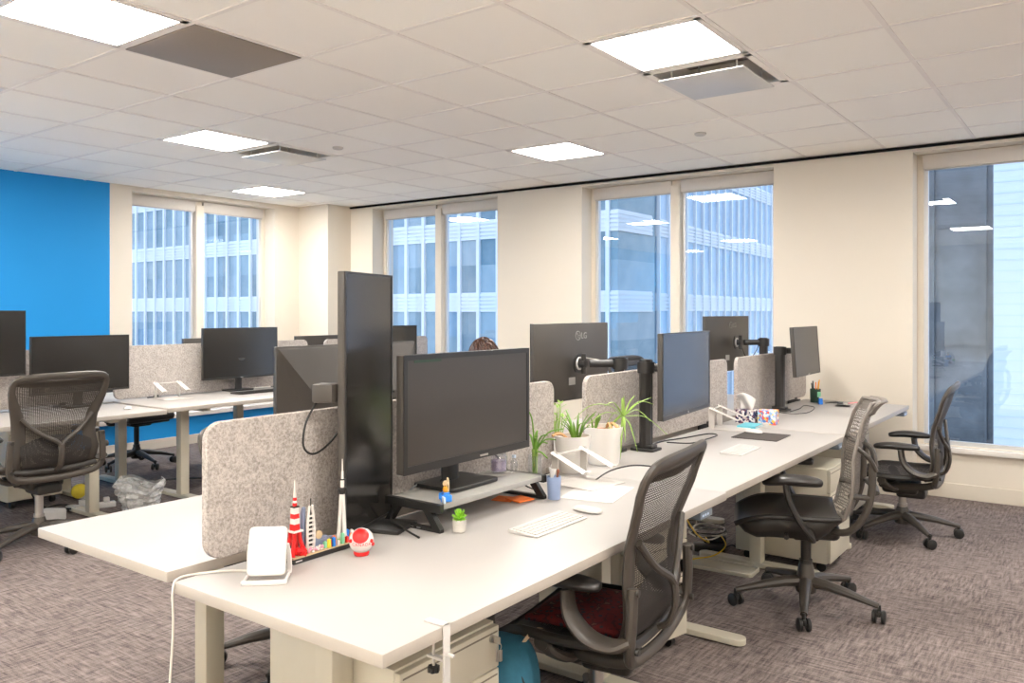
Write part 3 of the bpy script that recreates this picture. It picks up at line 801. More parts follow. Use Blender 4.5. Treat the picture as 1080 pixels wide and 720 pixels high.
# black task chair behind the blue side row
def task_chair(lab, x, y, rz):
    r = thing('task_chair', lab, 'office chair', (x, y, 0), rz)
    star_base(r, turn=12, mat='black', colm='black', col_top=.40)
    m = MB(); m.box(-.24, .24, -.23, .25, .425, .50, r=.035, seg=3); m.build('seat', M['pad'], r)
    m = MB(); m.box(-.20, .20, -.19, .21, .405, .43, r=.01); m.box(-.09, .09, -.12, .10, .375, .41, r=.012); m.build('seat_pan', M['black'], r)
    m = MB(); m.grid(lambda u, v: V(((2*u-1)*(.22-.03*v), -.29-.05*v+.05*(2*u-1)**2-.03*math.sin(PI*v), .56+.42*v)), 12, 12); m.build('backrest', M['pad'], r, solid=.05)
    m = MB(); P = cr([(0, -.05, .40), (0, -.24, .40), (0, -.34, .50), (0, -.36, .70)], 5); m.tube(P, [(.03, .012)]*len(P), 8, up=(0, 1, 0)); m.build('back_post', M['black'], r)
    for sgn in (-1, 1):
        m = MB(); P = cr([(sgn*.2, 0, .41), (sgn*.28, 0, .42), (sgn*.29, 0, .52), (sgn*.285, 0, .65)], 5); m.tube(P, .014, 8)
        ar = m.build('armrest', M['black'], r)
        m = MB(); m.box(sgn*.285-.04, sgn*.285+.04, -.12, .13, .645, .675, r=.013); m.build('arm_pad', M['pad'], ar)
    return r
task_chair('black task chair seen between the desk legs in front of the blue wall', -7.25, 4.02, A(-85))

# chair with the perforated back
def shell_chair(lab, x, y, rz):
    r = thing('perforated_office_chair', lab, 'office chair', (x, y, 0), rz)
    star_base(r, turn=31, colm='plastic2', hub_top=.20, col_top=.36, rad=.335)
    # seat shell with a waterfall front
    def sp(u, v):
        s_ = 2*u-1; yy = -.21+.47*v
        w = .245*(1-.10*(2*v-1)**2)*(1-.12*max(0, v-.8)/.2)
        z = .470-.018*(1-s_*s_)-.055*max(0, (v-.62)/.38)**2+.010*s_*s_
        return V((s_*w, yy, z))
    m = MB(); m.grid(sp, 18, 18); m.build('seat', M['pad'], r, solid=.022)
    def pn(u, v):
        p = sp(u, .03+.93*v); s_ = 2*u-1; e = min(1, (1-abs(s_))*4)*min(1, min(v, 1-v)*5)
        return V((p.x*.96, p.y, p.z-.014-.082*e**.6))
    m = MB(); m.grid(pn, 16, 16); m.build('seat_pan', M['plastic2'], r, solid=.004)
    m = MB(); m.box(-.10, .10, -.15, .11, .345, .42, r=.03, seg=3); m.cyl((-.14, -.05, .39), (.14, -.05, .39), .026); m.box(-.04, .04, -.06, .06, .325, .36, r=.012); m.build('tilt_box', M['plastic2'], r)
    # perforated back shell
    BS = [(0, -.150, .415, .130), (.12, -.222, .475, .200), (.32, -.255, .60, .222), (.6, -.262, .765, .208), (.85, -.305, .93, .172), (1, -.345, 1.005, .145)]
    def bp(t, s_, push=0):
        yy, zz, w = interp(BS, t)
        return V((s_*w, yy-.05*(1-s_*s_)-push, zz))
    m = MB(); m.grid(lambda u, v: bp(v, 2*u-1), 16, 30, su=.42, sv=.58); m.build('back_shell', M['perf'], r, solid=.006)
    pts = [bp(k/14, -1) for k in range(15)] + [bp(1, -1+2*k/8) for k in range(1, 8)] + [bp(1-k/14, 1) for k in range(15)] + [bp(0, 1-2*k/6) for k in range(1, 6)]
    m = MB(); m.tube(pts, .0085, 8, closed=True); m.build('back_rim', M['lgrey2'], r)
    m = MB(); m.grid(lambda u, v: bp(.90+.10*v, (2*u-1)*.98)+V((0, -.006-.03*v*v, .006*v)), 14, 5); m.build('top_lip', M['lgrey2'], r, solid=.012)
    # spine frame: two uprights that fork to the shell
    for sgn in (-1, 1):
        m = MB()
        P = cr([(sgn*.09, -.12, .405), (sgn*.15, -.24, .41), (sgn*.165, -.315, .50), (sgn*.16, -.345, .62), (sgn*.155, -.345, .735)], 6)
        m.tube(P, [(.017, .021-.006*k/(len(P)-1)) for k in range(len(P))], 10, up=(1, 0, 0))
        P = cr([(sgn*.155, -.36, .72), (sgn*.135, -.35, .79), (sgn*.10, -.325, .815), (sgn*.085, -.315, .825)], 5)
        m.tube(P, [.013-.003*k/(len(P)-1) for k in range(len(P))], 8)
        P = cr([(sgn*.16, -.362, .70), (sgn*.18, -.33, .76), (sgn*.185, -.285, .80), (sgn*.185, -.265, .81)], 5)
        m.tube(P, [.012-.002*k/(len(P)-1) for k in range(len(P))], 8)
        m.build('back_upright', M['plastic'], r)
        m = MB(); m.tube(cr([(sgn*.165, -.345, .575), (sgn*.175, -.29, .58), (sgn*.20, -.245, .585)], 4), .013, 8); m.build('back_link', M['plastic'], r)
    m = MB(); m.tube([(-.16, -.36, .60), (0, -.375, .60), (.16, -.36, .60)], (.012, .018), 8, up=(0, 1, 0)); m.build('cross_link', M['plastic'], r)
    for sgn in (-1, 1):
        m = MB(); P = cr([(sgn*.16, -.08, .395), (sgn*.255, -.075, .41), (sgn*.288, -.03, .47), (sgn*.292, .02, .57), (sgn*.288, .035, .645)], 6)
        m.tube(P, [(.014, .036) for k in range(len(P))], 10, up=(sgn, .0, 0)); arm = m.build('armrest', M['plastic2'], r)
        m = MB(); P = cr([(sgn*.27, -.125, .652), (sgn*.282, -.05, .662), (sgn*.282, .05, .662), (sgn*.262, .135, .644)], 5)
        rr = [(.048*(1-.6*abs(2*k/(len(P)-1)-1)**3), .027*(1-.5*abs(2*k/(len(P)-1)-1)**3)) for k in range(len(P))]
        m.tube(P, rr, 14, up=(0, 0, 1)); m.build('arm_pad', M['pad'], arm, sub=1)
    m = MB(); m.tube([(-.13, .02, .40), (-.23, .03, .395), (-.26, .03, .395)], [.006, .006, .012], 8); m.build('lever', M['black'], r)
    for c in r.children:
        if c.name.split('.')[0] not in ('base', 'caster', 'gas_column', 'tilt_box'): c.location.y = .07
    return r
M['lgrey2'] = pm('warm_grey_plastic', (.19, .165, .145, 1), .45, var=.1)
shell_chair('dark office chair with a perforated back and forked rear frame, out in the aisle', -1.19, 4.03, A(110))
# ------------------------------------------------------------------ monitors
def slab_panel(r, W, Hh, tk, sm, bez=.008, chin=.018, back='plain', front='screen_bezel'):
    """screen in the local xz plane facing -y, centred on the origin"""
    m = MB(); m.box(-W/2, W/2, 0, tk, -Hh/2, Hh/2, r=.003); sh = m.build('shell', M['monblack'], r)
    m = MB()
    m.box(-W/2, W/2, -.004, .0, Hh/2-bez, Hh/2); m.box(-W/2, W/2, -.004, .0, -Hh/2, -Hh/2+chin)
    m.box(-W/2, -W/2+bez, -.004, .0, -Hh/2+chin, Hh/2-bez); m.box(W/2-bez, W/2, -.004, .0, -Hh/2+chin, Hh/2-bez)
    m.build('bezel', M['bezel'], r, smooth=0)
    m = MB(); m.box(-W/2+bez, W/2-bez, -.002, .0005, -Hh/2+chin, Hh/2-bez); m.build('screen', sm, r, smooth=0)
    if back == 'hump':
        m = MB()
        m.box(-W*.30, W*.30, tk-.002, tk+.022, -Hh*.42, Hh*.12, r=.012, seg=3); m.build('housing', M['monblack'], r)
    if back == 'wedge':     # the back swells from the top corners down to a ledge
        m = MB(); a, b_ = W/2-.004, W*.30
        zt_, zl, zb = Hh/2-.003, Hh*.03, -Hh/2+.004
        p = [m.vert(q) for q in ((-a, tk, zt_), (a, tk, zt_), (b_, tk+.055, zl), (-b_, tk+.055, zl), (-a, tk, zb), (a, tk, zb), (b_, tk+.045, zb+.03), (-b_, tk+.045, zb+.03))]
        for f in ((0, 1, 2, 3), (0, 3, 7, 4), (1, 5, 6, 2), (3, 2, 6, 7), (4, 7, 6, 5), (0, 4, 5, 1)): m.face([p[k] for k in f])
        m.build('housing', M['monblack'], r, smooth=0, bevel=.006)
        m = MB(); m.box(-b_*.8, b_*.8, tk+.04, tk+.062, zl-.008, zl-.001); m.build('vent_slot', M['black_gap'], r)
    return sh
def foot_stand(r, ztop, zdesk, depth=.20, w=.24, y0=.09, neck=.035, mat='black', neck_w=.035):
    """neck and plate; local z of the desk is zdesk"""
    m = MB(); m.prism(rrect(w, depth, .02, 4, 0, .05), zdesk, zdesk+.012); st = m.build('stand_base', M[mat], r, bevel=.002)
    m = MB(); m.tube(cr([(0, y0, zdesk+.008), (0, y0, zdesk+.10), (0, y0-.02, ztop-.03), (0, y0-.05, ztop)], 4), [(neck_w, .014)]*13, 10, up=(0, 1, 0)); m.build('stand_neck', M[mat], r)
def mon(lab, a, b, zc, W, Hh, tk=.024, sm='screen', tilt=0, roll=0, name='monitor', **kw):
    """a and b: plan positions of the screen's two lower corners seen from its own front, first to its left"""
    a, b = V((a[0], a[1])), V((b[0], b[1])); c = (a+b)/2; d = b-a
    r = thing(name, lab, 'monitor', (c.x, c.y, zc), math.atan2(d.y, d.x), group='black computer monitors')
    return r, slab_panel(r, W, Hh, tk, M[sm], **kw)
# near desk: wide monitor turned upright, resting on its own foot
r, _ = mon('tall upright black monitor seen almost edge-on behind the brick skyline', (-1.876, 1.697), (-1.988, 2.010), 1.146, .336, .812, back='plain', chin=.008)
m = MB(); m.tube(cr([(0, .025, -.05), (0, .045, -.07), (0, .045, -.25), (0, .045, -.403)], 5), [(.03, .010)]*16, 10, up=(0, 1, 0)); m.build('stand_neck', M['black'], r)
m = MB(); m.box(-.05, .10, -.125, .055, -.4185, -.4055, r=.003); m.build('stand_base', M['black'], r)
m = MB(); m.box(-.07, .07, .022, .035, -.07, .07, r=.004); m.build('mount_plate', M['black'], r)
m = MB(); m.box(-.19, -.13, .03, .10, .005, .062, r=.006); m.mi = 1; m.cyl((-.145, .10, .034), (-.145, .105, .034), .008); hb = m.build('power_box', [M['monblack'], M['steel']], r)
m = MB(); m.tube(cr([(-.17, .09, .01), (-.22, .10, -.05), (-.235, .10, -.12), (-.19, .09, -.15), (-.12, .07, -.12), (-.08, .04, -.05)], 6), .0035, 6); m.build('cable', M['cable_black'], r)

# near desk: landscape monitor on its riser
r, sh = mon('wide landscape black monitor standing on the desk riser', (-1.800, 1.872), (-1.805, 2.568), 1.099, .696, .380, tk=.03, sm='matscreen', bez=.017, chin=.026, back='hump')
m = MB(); m.box(.04, .085, -.0065, -.003, -.183, -.177); m.build('badge', M['steel'], r)
m = MB(); m.box(-.30, -.17, -.0055, -.0025, .165, .173); m.build('sticker', M['darkgreen'], r)
RZT = .817
m = MB(); m.prism(rrect(.26, .19, .02, 4, 0, .07), RZT-1.099+.0015, RZT-1.099+.014); m.build('stand_base', M['black'], r, bevel=.002)
m = MB(); m.tube(cr([(0, .10, -.275), (0, .10, -.20), (0, .075, -.12), (0, .035, -.06)], 4), [(.045, .018)]*13, 10, up=(0, 1, 0)); m.build('stand_neck', M['black'], r)

# on poles along the near row
r3, _ = mon('big dark monitor on a black pole reflecting the blue window', (-1.692, 3.498), (-1.758, 4.208), 1.118, .715, .412, tk=.026, bez=.005, chin=.02, back='hump')
m = MB(); m.sphere((0, -.0045, -.196), (.006, .002, .006), 10); m.build('badge', M['steel'], r3)
r4, _ = mon('smaller monitor on the black pole at the end by the cream pier', (-1.745, 5.65), (-1.755, 6.25), 1.147, .60, .345, tk=.024, sm='matscreen', bez=.005, chin=.014, back='hump')
r4.rotation_euler.x = math.radians(-4); m = MB(); m.box(-.02, .02, -.0055, -.003, -.168, -.163); m.build('badge', M['steel'], r4)
# far side of the row: backs towards the camera
rb1, _ = mon('monitor back with a sloping wedge above the first felt divider', (-2.43, 2.585), (-2.43, 1.862), 1.095, .723, .412, tk=.014, back='wedge')
foot_stand(rb1, -.05, ZT-1.095+.0015, depth=.18, y0=.10)
def lg(r, W, tk, z, x=0, s=.038):
    """round emblem and two letters on the back"""
    m = MB(); c = V((x-.030, tk+.0012, z+.014)); rad = s*.62
    m.tube([c+V((rad*math.cos(a), 0, rad*math.sin(a))) for a in [k*PI/12 for k in range(24)]], .0018, 6, closed=True)
    m.tube([c+V((0, 0, rad*.5)), c+V((0, 0, -rad*.5)), c+V((-rad*.45, 0, -rad*.5))], .0014, 6); m.tube([c+V((0, 0, 0)), c+V((-rad*.95, 0, 0))], .0012, 6); m.sphere(c+V((rad*.4, 0, rad*.4)), .003, 8)
    m.build('emblem', M['cable_grey'], r)
    cu = bpy.data.curves.new('letters', 'FONT'); cu.body = 'LG'; cu.size = s*1.25; cu.extrude = .0007
    o = bpy.data.objects.new('letters', cu); me = bpy.data.meshes.new_from_object(o); bpy.data.objects.remove(o)
    me.materials.append(M['cable_grey']); o = bpy.data.objects.new('lettering', me); COL.objects.link(o); o.parent = r
    o.location = (x+.0, tk+.0012, z-.002); o.rotation_euler = (PI/2, 0, PI)
    o.location.x = x-.060
    return o
rb2, _ = mon('monitor back with two-letter emblem on an arm, above the plant pots', (-2.350, 4.105), (-2.372, 3.392), 1.158, .713, .415, tk=.022, chin=.016)
rb3, _ = mon('distant monitor back on an arm in front of the far window pane', (-2.318, 6.285), (-2.375, 5.572), 1.185, .713, .415, tk=.022, chin=.016)
for r in (rb2, rb3):
    m = MB(); m.box(-.015, .045, .022, .025, -.125, -.085); m.build('sticker', M['lgrey'], r)
# emblem reads from behind: mirrored placement along local x
def emblem(r, x, z):
    o = lg(r, .7, .022, z, x)
emblem(rb2, -.015, .125); emblem(rb3, -.015, .125)

# monitor arms on posts
def arm_post(lab, px, py, zt, target, tz, zdesk=ZT, post=.032, base=True):
    r = thing('monitor_post', lab, 'monitor arm', (px, py, zdesk), group='black monitor posts with arms')
    h = zt-zdesk
    m = MB(); m.prism(rrect(.13, .11, .012, 4), 0, .012); m.box(-.05, .05, -.03, .03, .011, .03, r=.005); m.build('base', M['darkmetal'], r, bevel=.002)
    m = MB()
    P = []
    for k in range(16):
        a = 2*PI*k/16; q = post if k % 4 else post*.86; P.append((q*math.cos(a), q*math.sin(a)))
    m.prism(P, .012, h); m.cyl((0, 0, h), (0, 0, h+.004), post*.9, seg=16); m.build('post', M['darkmetal'], r, smooth=30)
    tx, ty = target[0]-px, target[1]-py; z = tz-zdesk
    m = MB(); m.cyl((0, 0, z-.028), (0, 0, z+.028), post+.010, seg=18); col = m.build('collar', M['darkmetal'], r)
    d = V((tx, ty, 0)); n = d.normalized(); mid = V((tx*.55, ty*.55, z))
    m = MB(); m.tube([n*post+V((0, 0, z)), V((tx, ty, z))-n*.03], (.016, .022), 10, up=(0, 0, 1)); m.build('arm', M['darkmetal'], r, bevel=.002)
    return r, V((tx, ty, z))
def vesa(r, p, ang, ring=False):
    """round joint and plate at p; plate normal along ang (plan)"""
    n = V((math.cos(ang), math.sin(ang), 0)); s_ = V((-n.y, n.x, 0))
    m = MB(); m.cyl(p-n*.012, p+n*.03, .022, seg=16); m.cyl(p+V((0, 0, -.075))*.7, p+V((0, 0, .075))*.7, .013, seg=10)
    m.tube([p+n*.028, p+n*.036], .052, 20); m.build('mount', M['darkmetal'], r)
    if ring:
        m = MB(); m.tube([p+n*.026+(s_*math.cos(a)+V((0, 0, math.sin(a))))*.03 for a in [k*PI/10 for k in range(20)]], .0055, 8, closed=True); m.build('joint_ring', M['white'], r)
r, p = arm_post('black monitor post standing beside the white plant pots', -1.898, 3.735, 1.182, (-1.775, 3.80), 1.145, post=.034)
vesa(r, p, 0); 
r, p = arm_post('black monitor post by the tissue box, nearest to the cream pier', -1.885, 5.775, 1.176, (-1.80, 5.86), 1.15, post=.034)
vesa(r, p, 0)
r, p = arm_post('black monitor post behind the divider, holding the monitor with the two-letter emblem', -2.115, 3.86, 1.182, (-2.265, 3.735), 1.150)
vesa(r, p, PI, True)
m = MB(); m.tube(cr([p+V((0, .02, .03)), p+V((.05, .06, .02)), p+V((.1, .13, .005)), p+V((.14, .16, -.06))], 5), .0025, 5); m.build('cable', M['cable_white'], r)
r, p = arm_post('black monitor post at the far window pane', -2.115, 6.10, 1.225, (-2.245, 5.965), 1.195)
vesa(r, p, PI, True)
m = MB(); m.tube(cr([p+V((0, .03, -.04)), p+V((.03, .06, -.12)), p+V((.07, .10, -.09)), p+V((.10, .12, -.02))], 5), .003, 5); m.build('cable', M['cable_black'], r)

# blue side row
rc, _ = mon('black-screened monitor cut by the picture edge near the blue wall', (-6.02, 1.825), (-6.02, 2.545), 1.212, .72, .445, bez=.006, chin=.014)
m = MB(); m.tube(cr([(0, .02, 0), (0, .07, -.02), (0, .075, -.25), (0, .075, -.462)], 4), [(.03, .016)]*13, 10, up=(0, 1, 0)); m.prism(rrect(.24, .17, .02, 4, 0, .01), -.4755, -.462); m.build('stand', M['black'], rc)
rc, _ = mon('wide black-screened monitor in front of the blue wall, over the mesh chair', (-6.01, 2.575), (-6.01, 3.27), 1.048, .70, .410, bez=.006, chin=.014)
foot_stand(rc, -.05, .7365-1.048, depth=.15, y0=.06)
rc, _ = mon('black-screened monitor below the blue wall window, keyboard in front', (-6.03, 3.91), (-6.03, 4.655), 1.072, .745, .432, bez=.006, chin=.014)
foot_stand(rc, -.05, .7465-1.072, depth=.14, y0=.045)
m = MB(); m.box(-.012, .012, -.0055, -.003, -.213, -.206); m.build('badge', M['steel'], rc)
rc, _ = mon('dark monitor top corner showing between the upright monitor and the wide one', (-5.90, 5.62), (-5.90, 6.34), 1.075, .72, .415, bez=.006, chin=.014)
foot_stand(rc, -.05, .7465-1.075, depth=.16)
rc, _ = mon('black monitor top peeking over the felt divider under the blue side window', (-6.47, 4.72), (-6.47, 3.99), .985, .72, .415, bez=.006)
foot_stand(rc, -.05, ZT+.0015-.985, depth=.16, y0=.07)
rc, _ = mon('dark monitor seen through the gap between two pale dividers by the corner column', (-6.47, 5.93), (-6.47, 5.19), .972, .72, .425, bez=.006)
foot_stand(rc, -.05, ZT+.0015-.972, depth=.16, y0=.07)
# ------------------------------------------------------------------ things on the near row
Z1 = ZT+.0008; Z2 = ZT-.002+.0008
# tablet stand
r = thing('tablet_stand', 'white tablet stand with leaning plate at the free corner of the near desk', 'stand', (-1.775, 1.335, Z1), math.radians(43))
m = MB(); m.prism(rrect(.098, .125, .012, 5, 0, .0625), -.006, .006, T(0, .0, .012) @ RX(70)); m.build('plate', M['white'], r, bevel=.002)
m = MB(); P = [(-.052, .035, .005), (-.052, -.02, .005), (-.045, -.035, .005), (.045, -.035, .005), (.052, -.02, .005), (.052, .035, .005)]
m.tube(cr(P, 4), (.005, .007), 8, up=(0, 0, 1))
for a in (-1, 1): m.tube(cr([(a*.052, .035, .005), (a*.052, .05, .012), (a*.051, .047, .05), (a*.047, .036, .085)], 5), (.004, .007), 8, up=(1, 0, 0))
m.build('loop_foot', M['rwhite'], r)
o = MB(); o.tube(cr([(-1.83, 1.37, Z1+.004), (-1.90, 1.33, Z1+.004), (-1.955, 1.26, Z1+.004), (-1.967, 1.205, Z1+.003), (-1.955, 1.181, ZT-.02), (-1.945, 1.176, .60), (-1.935, 1.15, .35), (-1.95, 1.14, .12), (-1.96, 1.16, .006)], 6), .003, 6)
tag(o.build('charging_cable', M['cable_white']), 'thin white cable hanging off the free end of the near desk', 'cable')

# brick skyline on its dark plinth
r = thing('brick_skyline', 'toy brick city skyline on a dark plinth beside the tablet stand', 'toy model', (-1.842, 1.585, Z1))
m = MB(); m.mi = 0; m.box(-.020, .022, -.125, .125, 0, .013, r=.001); m.mi = 1; m.box(-.018, .020, -.123, .123, .013, .017)
m.mi = 2; m.box(.0222, .0226, -.118, -.095, .005, .0085); m.build('plinth', [M['black'], M['tan'], M['rwhite']], r, smooth=0)
def bands(m, x, y, rows, seg=4, rot=PI/4):
    for z0, z1, r0, r1, k in rows:
        m.mi = k
        A = m.ring(V((x, y, z0)), V((math.cos(rot), math.sin(rot), 0)), V((-math.sin(rot), math.cos(rot), 0)), r0, r0, seg)
        B = m.ring(V((x, y, z1)), V((math.cos(rot), math.sin(rot), 0)), V((-math.sin(rot), math.cos(rot), 0)), r1, r1, seg); m.skin([A, B])
m = MB(); tx, ty = -.004, -.100
bands(m, tx, ty, [(.076, .080, .024, .024, 1), (.080, .096, .014, .0135, 0), (.096, .110, .0135, .0125, 1), (.110, .122, .0125, .012, 0), (.122, .138, .012, .0115, 1), (.138, .141, .013, .013, 2), (.141, .149, .006, .006, 0), (.149, .155, .006, .0055, 1), (.155, .163, .0055, .005, 0), (.163, .178, .005, .0035, 1), (.178, .208, .0035, .0008, 1)])
for sx in (-1, 1):
    for sy in (-1, 1):
        m.mi = 0; m.tube(cr([(tx+sx*.019, ty+sy*.022, .017), (tx+sx*.013, ty+sy*.014, .040), (tx+sx*.009, ty+sy*.009, .060), (tx+sx*.008, ty+sy*.008, .078)], 4), .0065, 6)
m.build('striped_tower', [M['red'], M['rwhite'], M['black']], r, smooth=30).scale.z = 1.1
m = MB()
for q in range(9): m.sphere((.010+.004*math.sin(q*2.1), -.092+.012*math.cos(q*1.7), .026+.006*math.sin(q*1.3)), .010, 8)
m.build('red_tree', M['red'], r)
# curved white sail building with a blue slab behind
m = MB(); sx, sy = .004, -.050; m.mi = 0
for e in (-1, 1):
    m.tube(cr([(sx, sy+e*.010, .017), (sx, sy+e*.0125, .05), (sx, sy+e*.011, .09), (sx, sy+e*.006, .122), (sx, sy+e*.004, .130)], 4), (.0045, .004), 6, up=(1, 0, 0))
for k in range(8): m.box(sx-.003, sx+.003, sy-.010, sy+.010, .025+k*.011, .029+k*.011)
m.mi = 1; m.box(sx-.006, sx-.0035, sy-.008, sy+.008, .017, .112); m.cyl((sx, sy, .11), (sx, sy, .148), .0015, seg=6)
m.mi = 2; m.prism([(-.022, .017), (-.008, .017), (-.008, .125), (-.012, .128), (-.020, .112)], sy-.022, sy-.012, Matrix(((1, 0, 0, sx), (0, 0, 1, 0), (0, 1, 0, 0), (0, 0, 0, 1))))
m.build('sail_building', [M['rwhite'], M['black'], M['toygrey']], r, smooth=30).scale.z = 1.14
m = MB(); m.mi = 0; m.box(-.018, -.004, -.035, .045, .017, .040); m.box(-.016, -.006, -.030, .020, .040, .047)
m.mi = 1; m.cyl((-.012, -.012, .055), (-.004, -.012, .055), .012, seg=14); m.build('low_blocks', [M['toygrey'], M['tan']], r, smooth=30)
m = MB(); ky = .075; m.mi = 0
for a in range(3):
    m.tube([(-.003+.012*math.cos(a*2.1), ky+.012*math.sin(a*2.1), .017), (-.003+.006*math.cos(a*2.1), ky+.006*math.sin(a*2.1), .11), (-.003+.004*math.cos(a*2.1), ky+.004*math.sin(a*2.1), .160)], [.006, .0055, .005], 8)
bands(m, -.003, ky, [(.158, .172, .009, .014, 1), (.172, .178, .014, .014, 1), (.178, .200, .006, .006, 0), (.200, .203, .010, .010, 1), (.203, .226, .004, .003, 0), (.226, .262, .002, .001, 0)], seg=10)
m.build('white_tower', [M['rwhite'], M['black']], r, smooth=30)
cols = [M['mint'], M['yellow'], M['red'], M['bluetoy'], M['orange'], M['rwhite'], M['green2']]
m = MB(); rnd = random.Random(3)
for q in range(14):
    m.mi = q % 7; yy = -.005+q*.0085; xx = .004+.008*(q % 2); h = .012+.022*rnd.random()
    m.box(xx, xx+.008, yy, yy+.008, .017, .017+h)
    m.cyl((xx+.004, yy+.004, .017+h), (xx+.004, yy+.004, .019+h), .0025, seg=8)
m.build('small_houses', cols, r, smooth=0)
m = MB()
for q in range(26):
    m.mi = q % 2; m.sphere((.012+.006*rnd.random(), -.068+.052*rnd.random(), .020+.010*rnd.random()), .0035, 6)
m.build('blossom', [M['pinkblossom'], M['rwhite']], r)

# souvenir ball
r = thing('souvenir_ball', 'white and red souvenir ball with red lettering by the upright monitor', 'ball', (-1.742, 1.640, Z1))
BR = .036; bc = V((0, 0, BR+.005))
m = MB(); m.sphere(bc, BR, 32); m.build('ball', M['rwhite'], r)
m = MB(); m.lathe([(.014, 0), (.020, 0), (.023, .006), (.022, .011), (.016, .012)], 24); m.build('ring_foot', M['red'], r)
def onball(a, b, rad):      # a turn about z, b rise, on the ball
    return bc + V((math.cos(b)*math.cos(a), math.cos(b)*math.sin(a), math.sin(b)))*rad
AZ = math.atan2(-1.64, 1.742)
cdir = onball(AZ-.12, math.radians(42), 1)-bc
m = MB(); q = cdir.to_track_quat('Z', 'Y').to_matrix().to_4x4(); q.translation = bc
m.lathe([(BR*1.012*math.sin(a), BR*1.012*math.cos(a)) for a in [k*.07 for k in range(0, 11)]], 24, M=q, cap=False); m.build('red_patch', M['red'], r, solid=.0006)
cu = bpy.data.curves.new('letters', 'FONT'); cu.body = 'CANADA'; cu.size = .0125; cu.align_x = 'CENTER'; cu.space_character = 1.15
o = bpy.data.objects.new('letters', cu); bpy.context.view_layer.update(); COL.objects.link(o); bpy.context.view_layer.update()
me = bpy.data.meshes.new_from_object(o.evaluated_get(bpy.context.evaluated_depsgraph_get())); bpy.data.objects.remove(o)
for v in me.vertices:
    v.co = onball(AZ+v.co.x/BR, math.radians(-12)+v.co.y/BR, BR*1.012)
me.materials.clear(); me.materials.append(M['red']); o = bpy.data.objects.new('lettering', me); COL.objects.link(o); o.parent = r
m = MB()
for (a, b) in ((.9, .1), (-1.0, .15), (1.1, -.2)): m.sphere(onball(AZ+a, b, BR), (.006, .006, .006), 8)
m.build('red_dot', M['red'], r)

# desk riser under the landscape monitor
r = thing('desk_riser', 'desk riser with black end frames and a frosted shelf under the landscape monitor', 'monitor riser', (-1.825, 2.240, Z1))
m = MB(); m.box(-.112, .112, -.285, .285, .068, .0885, r=.003); m.build('shelf', M['risershelf'], r)
for e in (-1, 1):
    m = MB(); y0, y1 = (e*.292-.010, e*.292+.010)
    MX = Matrix(((1, 0, 0, 0), (0, 0, 1, 0), (0, 1, 0, 0), (0, 0, 0, 1)))
    m.box(-.122, .122, y0, y1, .062, .0889, r=.002); m.box(-.122, .122, y0, y1, 0, .013, r=.002)
    m.prism([(-.122, .010), (-.095, .010), (-.055, .066), (-.085, .066)], y0, y1, MX); m.prism([(.122, .010), (.090, .010), (.045, .066), (.078, .066)], y0, y1, MX)
    m.build('end_frame', M['black'], r, smooth=0)
m = MB()
for q in (-.03, 0, .03): m.box(q-.008, q+.008, -.3025, -.3015, .005, .0085)
m.build('port', M['steel'], r, smooth=0)

# toy rider on the riser
r = thing('toy_figure', 'small toy figure in blue and orange on the near end of the desk riser', 'toy', (-1.735, 2.00, ZT+.0905), math.radians(-40))
m = MB(); m.mi = 0
for a in (-1, 1): m.box(a*.020-.006, a*.020+.006, -.018, .018, 0, .022, r=.003); m.cyl((a*.020-.007, 0, .012), (a*.020+.007, 0, .012), .011, seg=12)
m.box(-.02, .02, -.008, .008, .012, .028, r=.003); m.build('rider_base', M['bluetoy'], r)
m = MB(); m.sphere((0, 0, .036), (.011, .009, .013), 12); m.build('torso', M['pencil'], r)
m = MB(); m.sphere((0, 0, .055), (.010, .010, .010), 12); m.build('head', M['tan'], r)
m = MB(); m.tube([V((.022*math.cos(a), .008, .050+.022*math.sin(a))) for a in [k*PI/12 for k in range(24)]], .0022, 6, closed=True); m.build('hoop', M['tan'], r)
m = MB(); m.box(.020, .046, -.020, -.014, .0, .020, r=.002, M=RZ(10)); m.build('card', M['mint2'], r)

# little succulent
r = thing('potted_succulent', 'tiny bright green succulent in a pale concrete pot below the desk riser', 'plant', (-1.672, 1.995, Z1))
m = MB(); m.lathe([(.017, 0), (.0205, .004), (.0225, .040), (.0195, .040), (.0185, .034), (.001, .034)], 20); m.build('pot', M['concrete'], r)
m = MB(); rnd = random.Random(5)
for ring_, n_, ang, ln in ((0, 5, 78, .026), (1, 8, 55, .030), (2, 10, 28, .028), (3, 10, 8, .024)):
    for k in range(n_):
        a = 2*PI*k/n_+ring_*.4; e = math.radians(ang); d = V((math.cos(a)*math.cos(e), math.sin(a)*math.cos(e), math.sin(e)))
        p = V((0, 0, .036+.004*(3-ring_))); m.tube([p, p+d*ln*.5, p+d*ln], [(.0035, .002), (.0075, .0035), (.001, .001)], 8, up=(0, 0, 1))
m.build('leaf_rosette', M['green2'], r)

